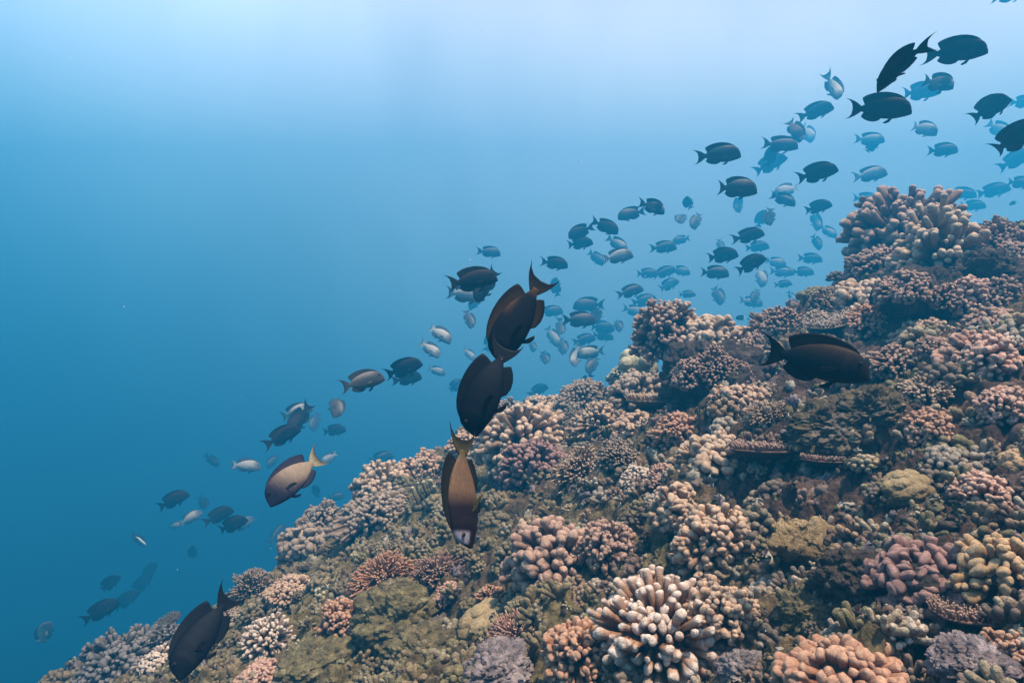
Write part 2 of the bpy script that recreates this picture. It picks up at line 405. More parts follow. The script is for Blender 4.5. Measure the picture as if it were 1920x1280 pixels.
def table_mesh(seed, white=False):
    """thin plate on a stalk with rows of short upright branchlets on top"""
    rng = np.random.default_rng(seed); nu, nr = 60, 12
    ph = np.arange(nu) / nu * 2 * math.pi
    edge = 1 + 0.13 * vnoise(np.cos(ph) * 1.6 + seed, np.sin(ph) * 1.6, None, 2) + 0.05 * vnoise(np.cos(ph) * 6 + seed, np.sin(ph) * 6, None, 3)
    rings = []
    for k in range(nr + 1):
        t = k / nr; rings.append(np.stack([np.cos(ph) * edge * t, np.sin(ph) * edge * t, 0.02 + 0.06 * t ** 2 + 0.0 * ph], -1) if k else np.stack([np.cos(ph) * .01, np.sin(ph) * .01, .02 + 0 * ph], -1))
    prof = [(1.0, 0.02), (.8, -.06), (.45, -.16), (.22, -.3), (.2, -.7)]
    for t, z in prof: rings.append(np.stack([np.cos(ph) * edge * t, np.sin(ph) * edge * t, z + 0 * ph], -1))
    V = np.concatenate(rings); n = len(rings)
    i = np.arange(n - 1)[:, None] * nu + np.arange(nu)[None]; j = np.arange(n - 1)[:, None] * nu + np.roll(np.arange(nu), -1)[None]
    Q = np.stack([i, j, j + nu, i + nu], -1).reshape(-1, 4)
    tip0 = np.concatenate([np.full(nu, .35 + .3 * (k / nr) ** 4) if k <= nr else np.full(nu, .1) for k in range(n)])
    m = 420; rr = np.sqrt(rng.uniform(.0, 1, m)); pp = rng.uniform(0, 2 * math.pi, m)
    ed = np.interp(pp, np.append(ph, 2 * math.pi), np.append(edge, edge[0]))
    A = np.stack([np.cos(pp) * ed * rr * .98, np.sin(pp) * ed * rr * .98, 0.02 + .05 * rr ** 2], -1)
    B = A + np.stack([np.cos(pp) * .07 * rr ** 2, np.sin(pp) * .07 * rr ** 2, rng.uniform(.10, .22, m)], -1)
    v, q, c, t = tubes(A, B, rng.uniform(.022, .040, m), rng, None, segs=6, swell=.8)
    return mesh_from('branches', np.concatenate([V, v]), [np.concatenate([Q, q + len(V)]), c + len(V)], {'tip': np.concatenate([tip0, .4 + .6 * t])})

def lump_mesh(seed, kind):
    rng = np.random.default_rng(seed)
    if kind == 'massive': L = [(1.6, .16, 'n'), (46, .16, 'w'), (6, .05, 'n'), (18, .02, 'n')]
    elif kind == 'lobes': L = [(1.6, .12, 'n'), (22, .34, 'w'), (9, .03, 'n')]
    elif kind == 'crust': L = [(1.5, .22, 'n'), (4, .14, 'b'), (60, .09, 'w'), (9, .07, 'b'), (19, .035, 'b'), (40, .016, 'b')]
    elif kind == 'wedge': L = [(1.3, .2, 'n'), (3, .08, 'n'), (40, .05, 'w')]
    else: L = [(1.3, .24, 'n'), (3, .12, 'b'), (140, .13, 'w'), (7, .06, 'n'), (15, .035, 'n'), (32, .03, 'n')]
    V, Fq, D = ball(240, 140, rng, L)
    if kind == 'wedge':
        # a broken slab: sloping knobbly top with one raised corner, steep undercut sides
        n = 70; a, b = np.meshgrid(np.linspace(0, 1, n), np.linspace(0, 1, n), indexing='ij')
        c = [np.array(q) for q in ((-.92, -.25, .0), (.72, -.55, -.30), (1.05, .40, .12), (-.50, .55, .62))]
        G = (c[0] * ((1 - a) * (1 - b))[..., None] + c[1] * (a * (1 - b))[..., None] + c[2] * (a * b)[..., None] + c[3] * ((1 - a) * b)[..., None])
        bd = np.concatenate([G[0, :], G[1:, -1], G[-1, ::-1][1:], G[::-1, 0][1:-1]]); m = len(bd); ctr = bd.mean(0)
        rows = [bd]
        for k in range(1, 15):
            t = k / 14; q = ctr + (bd - ctr) * (1.03 - .45 * t ** .7); q[:, 2] = bd[:, 2] * (1 - t) - .75 * t; rows.append(q)
        V = np.concatenate([G.reshape(-1, 3)] + rows[1:])
        idx = np.arange(n * n).reshape(n, n); rim = np.concatenate([idx[0, :], idx[1:, -1], idx[-1, ::-1][1:], idx[::-1, 0][1:-1]])
        Q = [np.stack([idx[:-1, :-1], idx[1:, :-1], idx[1:, 1:], idx[:-1, 1:]], -1).reshape(-1, 4)]
        up = rim
        for k in range(14):
            lo = n * n + k * m + np.arange(m); Q.append(np.stack([up, np.roll(up, -1), np.roll(lo, -1), lo], -1)); up = lo
        Fq = Q
        top = np.zeros(len(V)); top[:n * n] = 1
        W = V.copy()
        for f, am in ((2.0, .16), (4.5, .09), (9, .06), (19, .035)):
            for ax in range(3):
                V[:, ax] += (am * (.9 if ax == 2 else .8)) * vnoise(W[:, 0] * f + 7 * ax + seed % 5, W[:, 1] * f, W[:, 2] * f, 6 + ax)
        cells = rng.uniform(-1, 1, (70, 2)); d = np.full(len(V), 9.0)
        for q in cells: d = np.minimum(d, np.hypot(V[:, 0] - q[0], (V[:, 1] - q[1] * .7)))
        V[:, 2] += top * .10 * np.sqrt(np.maximum(0, 1 - (d / .13) ** 2))
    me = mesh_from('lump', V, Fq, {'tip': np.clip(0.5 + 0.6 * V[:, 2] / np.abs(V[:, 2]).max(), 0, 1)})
    return me

def stub_mesh(seed):
    rng = np.random.default_rng(seed); n = 7
    A = np.stack([rng.normal(size=n) * .4, rng.normal(size=n) * .3, np.full(n, -.4)], -1)
    B = A + np.stack([rng.normal(size=n) * .18, rng.normal(size=n) * .18, rng.uniform(.7, 1.7, n)], -1)
    v, q, c, t = tubes(A, B, rng.uniform(.15, .24, n), rng, None, segs=10, swell=.75)
    f = 3.0
    for a in range(3): v[:, a] += .06 * vnoise(v[:, 0] * f + a * 9, v[:, 1] * f, v[:, 2] * f, a)
    return mesh_from('branches', v, [q, c], {'tip': t})

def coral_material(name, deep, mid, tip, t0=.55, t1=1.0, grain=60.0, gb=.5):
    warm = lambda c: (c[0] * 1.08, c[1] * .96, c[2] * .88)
    deep, mid, tip = tuple(.7 * q for q in warm(deep)), warm(mid), warm(tip)  # finger roots darkened further: shade in the gaps put into the colour
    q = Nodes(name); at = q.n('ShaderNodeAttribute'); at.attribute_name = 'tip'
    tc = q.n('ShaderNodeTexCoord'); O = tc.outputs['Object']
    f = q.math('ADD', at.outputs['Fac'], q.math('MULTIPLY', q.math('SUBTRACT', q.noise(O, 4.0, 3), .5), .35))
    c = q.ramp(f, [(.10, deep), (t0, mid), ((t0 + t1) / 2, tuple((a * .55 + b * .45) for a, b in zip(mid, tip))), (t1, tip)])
    v = q.n('ShaderNodeTexVoronoi'); v.inputs['Scale'].default_value = grain; q.l(O, v.inputs['Vector'])
    c = q.mix(1.0, c, q.ramp(v.outputs['Distance'], [(.0, (1.18, 1.18, 1.18)), (.75, (.68, .66, .64))]), 'MULTIPLY')
    c = q.mix(1.0, c, q.ramp(q.noise(O, 9.0, 6, .7), [(.32, (.58, .55, .54)), (.68, (1.25, 1.22, 1.18))]), 'MULTIPLY')
    q.l(c, q.b.inputs['Base Color']); q.b.inputs['Roughness'].default_value = .75
    q.b.inputs['Subsurface Weight'].default_value = 0.0
    q.bump(q.math('SUBTRACT', 1.0, v.outputs['Distance']), gb, .0022)
    return q.m
CM = {
    'tan':    coral_material('coral_tan',    (.11, .06, .035), (.33, .20, .125), (.62, .48, .37)),
    'hero':   coral_material('coral_white_tipped', (.16, .075, .035), (.42, .245, .15), (.84, .75, .69), .58, 1.0, 70.0, .8),
    'orange': coral_material('coral_orange', (.14, .065, .035), (.37, .19, .11), (.58, .38, .28)),
    'peach':  coral_material('coral_peach',  (.17, .075, .045), (.40, .215, .14), (.58, .38, .28), grain=80.0),
    'pink':   coral_material('coral_pink',   (.13, .065, .05), (.38, .22, .17), (.66, .47, .40)),
    'purple': coral_material('coral_purple', (.065, .035, .036), (.18, .105, .105), (.36, .24, .23)),
    'mauve':  coral_material('coral_mauve',  (.075, .045, .036), (.21, .13, .105), (.50, .36, .30)),
    'pale':   coral_material('coral_pale',   (.11, .07, .045), (.32, .225, .155), (.64, .52, .41)),
    'grey':   coral_material('coral_grey',   (.07, .052, .04), (.21, .165, .125), (.44, .37, .31)),
    'blue':   coral_material('coral_slate',  (.04, .042, .045), (.11, .11, .115), (.24, .24, .25)),
    'yellow': coral_material('coral_yellow', (.16, .09, .04), (.38, .245, .125), (.56, .42, .27)),
    'white':  coral_material('coral_white',  (.15, .10, .075), (.38, .30, .245), (.74, .67, .60)),
    'green':  coral_material('coral_green',  (.11, .10, .05), (.31, .29, .17), (.60, .60, .46), grain=40.0),
    'olive':  coral_material('coral_olive',  (.075, .055, .03), (.22, .17, .09), (.46, .38, .23), grain=34.0, gb=.8),
}
M_BASE = reef_material('dead_coral_base', (.07, .06, .035), (.06, .045, .04), (.10, .075, .08), (.14, .12, .09))
M_LILAC = reef_material('lilac_crust', (.28, .22, .21), (.20, .14, .14), (.50, .42, .45), (.66, .60, .61))
M_TURF = reef_material('turf_rock', (.185, .145, .07), (.12, .088, .052), (.15, .115, .09), (.46, .38, .24))
M_DARK = reef_material('dark_shaded_rock', (.075, .058, .04), (.065, .044, .036), (.11, .075, .075), (.20, .15, .12))  # darker reef rock, with the shade on the coral blocks put into the colour
LM = {'lilac': M_LILAC, 'turf': M_TURF, 'dark': M_DARK}

_cache = {}
_miss = []
_front = {}
def place(u, v, wpx, hpx, kind, col, label, dist=None, tilt=None, name=None, cat=None, group=None, seed=None, hz=None, sink=0.0, yaw=None):
    """a colony whose middle shows at pixel (u, v) and covers wpx x hpx there, standing on the reef (or at dist if given)"""
    seed = seed if seed is not None else int(u * 7 + v * 13) % 9973
    rng = random.Random(seed)
    if dist is None:
        p = None; dv = .30 * hpx
        for k in range(14):
            p = ground_hit(u, v + dv)
            if p is not None: break
            dv += 6
        if k > 0: _miss.append((u, v, k))
        d = float(p[1] * math.cos(PITCH) - p[2] * math.sin(PITCH))
    else:
        g = ground_hit(u, v + .1 * hpx); d = dist if not isinstance(dist, str) else _front[dist]
        if isinstance(dist, str): dist = d
        elif g is not None: d = min(d, float(g[1] * math.cos(PITCH) - g[2] * math.sin(PITCH)) - .3 * wpx / 2 * dist / F)
    c = ray(u, v + .08 * hpx) * d
    rad = wpx / 2 * d / F
    pitchdown = math.atan2(-c[2], c[1])
    if hz is None:
        q = hpx / wpx; s = max(0.0, math.sin(pitchdown))
        hz = min(1.15, max(.5, (q * 1.15 - .25 * s)))
    p = Vector(c)
    n = Vector((-.28, -.16, 1)).normalized() if tilt is None else Vector(tilt).normalized()
    rot = n.to_track_quat('Z', 'Y').to_matrix() @ Matrix.Rotation(rng.uniform(0, 6.28) if yaw is None else yaw, 3, 'Z')
    if kind == 'wedge': rot = Matrix.Identity(3)
    M = Matrix.Translation(p - n * rad * sink) @ rot.to_4x4() @ Matrix.Scale(rad, 4)
    own = wpx > 75
    if kind in KINDS:
        key = (kind, seed if own else seed % 3, round(hz, 1))
        if key not in _cache: _cache[key] = (branch_mesh(kind, hash_i(key), hz), base_mesh(hash_i(key) + 1, hz, .5 if kind in ('finger', 'hero', 'sparse', 'antler', 'fine') else .68))
        b, s = _cache[key]
        o = empty(name or 'coral_colony', M)
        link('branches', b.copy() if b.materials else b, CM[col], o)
        link('base', s, M_BASE, o)
    elif kind in ('table', 'stub'):
        key = (kind, seed if own else seed % 3)
        if key not in _cache: _cache[key] = table_mesh(hash_i(key)) if kind == 'table' else stub_mesh(hash_i(key))
        b = _cache[key]; o = link(name or ('table_coral' if kind == 'table' else 'finger_coral'), b.copy() if b.materials else b, CM[col]); 
        if b.materials: o.data.materials[0] = CM[col]
        o.matrix_world = Matrix.Translation(n * rad * (.24 if kind == 'table' else 0)) @ M
    else:
        me = lump_mesh(seed, kind); o = link(name or 'boulder', me, CM.get(col) or LM[col])
        o.matrix_world = M @ Matrix.Diagonal((1, 1, hz, 1))
    for ch in o.children:
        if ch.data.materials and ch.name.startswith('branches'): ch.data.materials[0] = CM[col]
    _front[label] = d - .85 * rad
    tag(o, label, cat or ('boulder' if kind in ('rock', 'crust', 'wedge') else 'coral'), group)
    return o
def hash_i(k): return sum((i + 1) * 131 * ord(ch) for i, ch in enumerate(str(k))) % 99991

# mounds first, then every colony: (u, v, width, height, kind, colour, label)
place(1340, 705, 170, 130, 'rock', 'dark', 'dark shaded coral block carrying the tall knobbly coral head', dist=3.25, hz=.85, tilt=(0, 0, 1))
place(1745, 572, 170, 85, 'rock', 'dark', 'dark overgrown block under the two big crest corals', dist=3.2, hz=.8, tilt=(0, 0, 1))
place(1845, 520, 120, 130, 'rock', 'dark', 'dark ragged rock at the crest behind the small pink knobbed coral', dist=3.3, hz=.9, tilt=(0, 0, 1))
CORALS = [
 # crest, upper part
 (1690, 437, 215, 150, 'antler', 'mauve', 'big grey-mauve coral with thick forked branches, topmost on the reef crest', dict(dist=3.45, hz=.85)),
 (1768, 482, 190, 130, 'finger', 'pale', 'round coral with pale radiating fingers, in front of the topmost coral', dict(dist=2.7, tilt=(-.15, -.7, 1), hz=1.0)),
 (1868, 455, 100, 70, 'antler', 'mauve', 'small dark ragged coral on the crest edge beside the pale radiating one', dict(dist=3.3)),
 (1905, 480, 70, 60, 'knob', 'mauve', 'pale pink coral lump at the far end of the crest', dict(dist=3.0)),
 (1650, 495, 110, 70, 'fuzzy', 'mauve', 'shaded brown coral clump tucked under the topmost coral', dict(dist=3.4)),
 (1608, 563, 105, 75, 'bigknob', 'pale', 'pale coral with spaced white knobs below the topmost coral', {}),
 (1708, 583, 125, 85, 'meander', 'mauve', 'domed coral with short winding ridges, below the pale radiating coral', {}),
 (1812, 562, 92, 75, 'knob', 'pink', 'small pink knobbed coral on the dark crest rock', dict(dist=2.85)),
 (1626, 607, 80, 62, 'dense', 'orange', 'small peach coral of tight knobs beside the flat white coral', {}),
 (1560, 612, 95, 36, 'table', 'white', 'flat coral with bright white branchlets below the crest', {}),
 (1725, 625, 85, 50, 'knob', 'tan', 'low tan coral with pale tips under the ridged dome', {}),
 (1545, 572, 66, 60, 'fuzzy', 'grey', 'dim grey dome coral beside the spaced white knobs', {}),
 (1462, 612, 96, 72, 'fuzzy', 'mauve', 'dark fuzzy dome coral on the ridge behind the lone black fish', dict(dist=3.9)),
 (1535, 600, 60, 40, 'dense', 'grey', 'small grey coral between the dark dome and the flat white coral', {}),
 (1422, 640, 60, 40, 'dense', 'mauve', 'low dim coral at the foot of the fuzzy dome', dict(dist=3.8)),
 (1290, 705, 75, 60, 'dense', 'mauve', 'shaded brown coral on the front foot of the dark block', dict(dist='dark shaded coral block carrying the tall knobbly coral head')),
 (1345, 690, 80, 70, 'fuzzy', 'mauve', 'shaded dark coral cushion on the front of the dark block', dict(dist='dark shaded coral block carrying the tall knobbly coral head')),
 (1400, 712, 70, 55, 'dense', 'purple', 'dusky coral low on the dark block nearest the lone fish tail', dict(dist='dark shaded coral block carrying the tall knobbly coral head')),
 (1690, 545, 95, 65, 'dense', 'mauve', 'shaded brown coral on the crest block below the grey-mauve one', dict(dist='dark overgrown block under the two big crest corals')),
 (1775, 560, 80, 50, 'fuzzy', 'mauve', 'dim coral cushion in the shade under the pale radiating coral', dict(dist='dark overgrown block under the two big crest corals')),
 (1870, 560, 80, 70, 'dense', 'mauve', 'brown coral clump on the crest slope right of the small pink one', {}),
 (1860, 605, 90, 50, 'knob', 'mauve', 'low brown coral between the small pink and broad pale pink ones', {}),
 # right side
 (1842, 668, 130, 85, 'knob', 'pink', 'broad pale pink coral with smooth knobs near the frame edge', {}),
 (1760, 655, 70, 55, 'dense', 'mauve', 'small mauve coral left of the broad pale pink coral', {}),
 (1900, 640, 60, 40, 'bigknob', 'white', 'whitish stubby coral just above the broad pale pink coral', {}),
 (1735, 735, 85, 55, 'fuzzy', 'pale', 'pale weathered coral clump beneath the broad pink coral', {}),
 (1680, 680, 110, 60, 'fuzzy', 'mauve', 'low mauve coral crust behind the snout of the lone black fish', {}),
 (1882, 765, 90, 80, 'knob', 'pink', 'pink coral with yellowish knobs below the broad pale pink one', {}),
 (1740, 805, 85, 68, 'knob', 'orange', 'small pinkish knobbed coral in the middle of the shaded slope', {}),
 (1848, 930, 105, 100, 'knob', 'pink', 'rosy coral of neat round knobs below the smooth yellowish lump', {}),
 (1905, 872, 66, 62, 'massive', 'yellow', 'smooth cream-yellow lump coral at the frame edge', dict(name='massive_coral')),
 (1735, 1082, 180, 160, 'meander', 'purple', 'large brown-purple coral with winding lobes', dict(hz=.8)),
 (1872, 1068, 150, 120, 'bigknob', 'yellow', 'yellow-orange lobed coral beside the brown-purple winding one', {}),
 (1690, 1190, 85, 85, 'sparse', 'white', 'small sparse coral with a few white-ended fingers', {}),
 (1825, 1168, 150, 40, 'table', 'mauve', 'brown plate coral with a pale spiky rim', dict(tilt=(0, .12, 1))),
 (1892, 1222, 80, 85, 'bigknob', 'orange', 'orange finger coral in the bottom corner', {}),
 (1825, 1245, 130, 90, 'crust', 'lilac', 'boulder crusted purple and white near the bottom corner', dict(name='boulder')),
 (1580, 1268, 245, 110, 'knob', 'peach', 'peach coral with fat rounded lobes cut by the bottom edge', {}),
 (1395, 1255, 80, 60, 'crust', 'lilac', 'small white and purple crusted rock beside the white-tipped coral', dict(name='boulder')),
 # middle
 (1238, 1180, 245, 200, 'hero', 'hero', 'big coral with long orange-brown fingers and white tips, nearest to the camera', dict(hz=.85, tilt=(-.25, -.3, 1))),
 (1350, 1140, 135, 145, 'knob', 'tan', 'dense tan half of a coral adjoining the long white-tipped fingers', dict(hz=.85)),
 (1083, 1225, 130, 115, 'knob', 'orange', 'orange-brown coral of packed knobs beside the white-tipped fingers', {}),
 (1045, 1047, 185, 150, 'knob', 'mauve', 'large mauve coral dome of rounded knobs under the head-down brown fish', dict(hz=.85)),
 (1132, 1020, 105, 95, 'knob', 'mauve', 'tan-mauve coral grown onto the side of the large mauve dome', {}),
 (1338, 1012, 150, 135, 'knob', 'tan', 'pale tan coral with rough clustered knobs', {}),
 (1268, 955, 100, 115, 'bigknob', 'tan', 'tan coral with thick stacked lobes above the rough tan one', {}),
 (1345, 855, 125, 88, 'bigknob', 'pale', 'pale cream coral of large round knobs in mid slope', {}),
 (1435, 857, 125, 34, 'table', 'mauve', 'thin plate coral with spiky pale branchlets beside the cream knobs', dict(tilt=(0, .12, 1))),
 (1550, 872, 90, 28, 'table', 'mauve', 'small pinkish plate coral over a dark hollow', dict(tilt=(0, .12, 1))),
 (1512, 1005, 165, 135, 'wedge', 'olive', 'yellow-green wedge-shaped rock coral with a peaked corner', dict(name='massive_coral', cat='coral', yaw=-1.57, hz=.95, tilt=(0, -.12, 1))),
 (1700, 912, 85, 55, 'massive', 'olive', 'small yellow-green lumpy coral by the dark hollow', dict(name='massive_coral')),
 (975, 822, 175, 125, 'finger', 'pale', 'pale coral with radiating blunt fingers behind the purple one', dict(tilt=(-.2, -.4, 1))),
 (998, 872, 125, 95, 'dense', 'purple', 'dusky purple coral of tightly packed knobs', {}),
 (1092, 880, 105, 88, 'fine', 'pale', 'bushy pale coral of thin twigs beside the purple one', {}),
 (1118, 792, 95, 75, 'finger', 'pale', 'pale blunt-fingered coral just below the long flat plate', {}),
 (1188, 802, 85, 62, 'bigknob', 'tan', 'tan coral with round swollen knobs below the long flat plate', {}),
 (1235, 765, 115, 26, 'table', 'pale', 'long flat plate coral seen edge on below the tall coral head', dict(tilt=(0, .1, 1))),
 (1265, 805, 85, 60, 'knob', 'orange', 'pinkish coral clump right of the swollen tan knobs', {}),
 (1385, 752, 100, 72, 'knob', 'tan', 'tan coral with upright lobes at the foot of the dark block', {}),
 (1345, 750, 40, 75, 'sparse', 'tan', 'narrow upright tan coral at the foot of the dark block', {}),
 (1246, 625, 125, 130, 'antler', 'mauve', 'tall knobbly coral head with thick blunt branches reaching outward', dict(dist=2.95, tilt=(-.5, -.35, 1), hz=1.0)),
 (1318, 632, 100, 75, 'bigknob', 'pale', 'pale lobed coral on top of the dark block, beside the tall head', dict(dist=2.85)),
 (1270, 588, 60, 55, 'sparse', 'pale', 'upright pale fingers topping the tall knobbly coral head', dict(dist=2.9)),
 (1378, 640, 75, 55, 'knob', 'tan', 'small tan coral on the right shoulder of the dark block', dict(dist=2.9)),
 (1412, 672, 60, 60, 'dense', 'mauve', 'small mauve coral hanging on the side of the dark block', dict(dist=2.9)),
 (1193, 735, 115, 78, 'knob', 'grey', 'grey-brown coral of round knobs at the drop-off edge', {}),
 (1195, 682, 62, 48, 'lobes', 'green', 'pale greenish lobed coral under the tall coral head', dict(dist=3.5, name='massive_coral')),
 (1172, 702, 60, 40, 'dense', 'green', 'small greenish coral right on the drop-off edge', dict(dist=3.5)),
 (1082, 745, 100, 50, 'fuzzy', 'grey', 'hazy grey coral mat on the ridge left of the grey-brown knobs', {}),
 (1012, 768, 105, 42, 'fuzzy', 'pale', 'hazy pale coral mat behind the radiating pale fingers', {}),
 (958, 772, 70, 52, 'fuzzy', 'grey', 'dim coral dome on the ridge behind the big black fish', {}),
 (1060, 790, 70, 45, 'fine', 'grey', 'low greenish twig coral behind the pale fingers', {}),
 (1195, 895, 60, 45, 'knob', 'white', 'little whitish coral in the dark gap of mid slope', {}),
 (1245, 895, 55, 45, 'knob', 'pink', 'little pinkish coral in the dark gap of mid slope', {}),
 (1160, 855, 70, 60, 'fuzzy', 'grey', 'shaded grey coral clump between twig coral and tan knobs', {}),
 (1440, 775, 80, 50, 'fine', 'pale', 'spiky pale coral tuft below the tail of the lone black fish', {}),
 (1430, 735, 60, 40, 'dense', 'grey', 'small grey coral on sandy rubble under the fish tail', {}),
 (1560, 800, 150, 90, 'crust', 'turf', 'knobbly olive-brown rock below the lone black fish', dict(name='boulder')),
 (1640, 770, 110, 70, 'crust', 'turf', 'ragged pale-topped rock below the snout of the lone fish', dict(name='boulder')),
 (1530, 1140, 130, 90, 'rock', 'turf', 'rough brown rock above the peach lobed coral', dict(name='boulder')),
 (1600, 1085, 120, 110, 'rock', 'dark', 'dark rough rock between wedge coral and winding lobes', dict(name='boulder')),
 # lower left
 (790, 882, 98, 72, 'dense', 'tan', 'brown knobbed dome coral on the ridge left of the brown fish', {}),
 (715, 908, 105, 78, 'knob', 'pale', 'pale knobbed coral dome beside the brown one on the ridge', {}),
 (880, 835, 75, 58, 'knob', 'tan', 'tan coral half hidden behind the head-down fish tail', {}),
 (600, 968, 72, 50, 'knob', 'grey', 'small pale grey coral on the ridge edge', {}),
 (575, 1012, 112, 62, 'bigknob', 'grey', 'purple-grey coral of big smooth knobs on the ridge edge', {}),
 (540, 1106, 90, 60, 'dense', 'tan', 'pale brown round coral with even knobs', {}),
 (470, 1100, 85, 60, 'fine', 'grey', 'blue-grey bushy coral on the outer edge', {}),
 (500, 1195, 98, 85, 'finger', 'white', 'coral with spaced white-tipped fingers at lower left', {}),
 (638, 1165, 85, 92, 'knob', 'orange', 'brown coral of round knobs beside the dark boulder', {}),
 (712, 1080, 115, 72, 'fine', 'orange', 'orange-brown bushy coral above the dark boulder', {}),
 (815, 1070, 95, 60, 'fine', 'mauve', 'dark twiggy coral below the head-down brown fish', {}),
 (288, 1240, 68, 46, 'meander', 'white', 'small coral with white-edged lobes near the bottom', {}),
 (318, 1168, 46, 20, 'table', 'blue', 'little table coral sticking out into open water', dict(dist=2.95)),
 (225, 1232, 150, 85, 'antler', 'blue', 'slate-blue branching coral at the lowest corner of the reef', {}),
 (325, 1200, 75, 60, 'antler', 'blue', 'dark blue coral clump under the little table coral', {}),
 (425, 1165, 60, 45, 'fuzzy', 'grey', 'dim coral behind the tail of the lowest black fish', {}),
 (962, 1192, 95, 75, 'fine', 'pink', 'rosy bushy coral left of the orange-brown knobs', {}),
 (935, 1250, 120, 70, 'crust', 'lilac', 'rock crusted white and violet at the bottom edge', dict(name='boulder')),
 (478, 1266, 80, 42, 'knob', 'pink', 'small pink-brown coral cut by the bottom edge', {}),
 (842, 1112, 50, 48, 'knob', 'pink', 'tiny pink coral knob cluster beside the black and white damselfish', {}),
 (918, 1122, 52, 50, 'knob', 'orange', 'tiny orange-brown coral right of the damselfish', {}),
 (740, 1150, 135, 110, 'rock', 'turf', 'dark boulder with yellow-green turf on top', dict(name='boulder')),
 (590, 1240, 150, 70, 'rock', 'turf', 'turf covered rock at the bottom below the brown knobs', dict(name='boulder')),
 (800, 1220, 150, 70, 'crust', 'turf', 'low yellow-olive rock mound near the bottom edge', dict(name='boulder')),
 (700, 960, 140, 60, 'fuzzy', 'grey', 'shaded grey coral under the pale dome on the ridge', {}),
 (1112, 1065, 34, 60, 'stub', 'green', 'pale green finger stubs against the large mauve dome', {}),
 (798, 925, 48, 48, 'stub', 'green', 'cluster of pale green stubs left of the head-down fish', {}),
 (735, 950, 34, 40, 'stub', 'green', 'few pale green stubs below the pale dome', {}),
 (605, 1120, 44, 50, 'stub', 'green', 'pale green stubs above the brown round-knobbed coral', {}),
 (560, 1215, 30, 48, 'stub', 'green', 'green stub fingers right of the white-tipped coral', {}),
 (1065, 1140, 24, 44, 'stub', 'green', 'lone green stub below the large mauve dome', {}),
 (670, 1050, 28, 32, 'stub', 'green', 'small green stub above the orange-brown bushy coral', {}),
 (915, 1160, 90, 40, 'lobes', 'olive', 'pale olive lobed rock left of the rosy bushy coral', dict(name='massive_coral', hz=.5)),
 (985, 990, 40, 34, 'massive', 'tan', 'smooth brown lump on the upper edge of the large mauve dome', dict(name='massive_coral')),
]
for (u, v, ww, hh, k, c, lab, kw) in CORALS:
    place(u, v, ww, hh, k, c, lab, **kw)


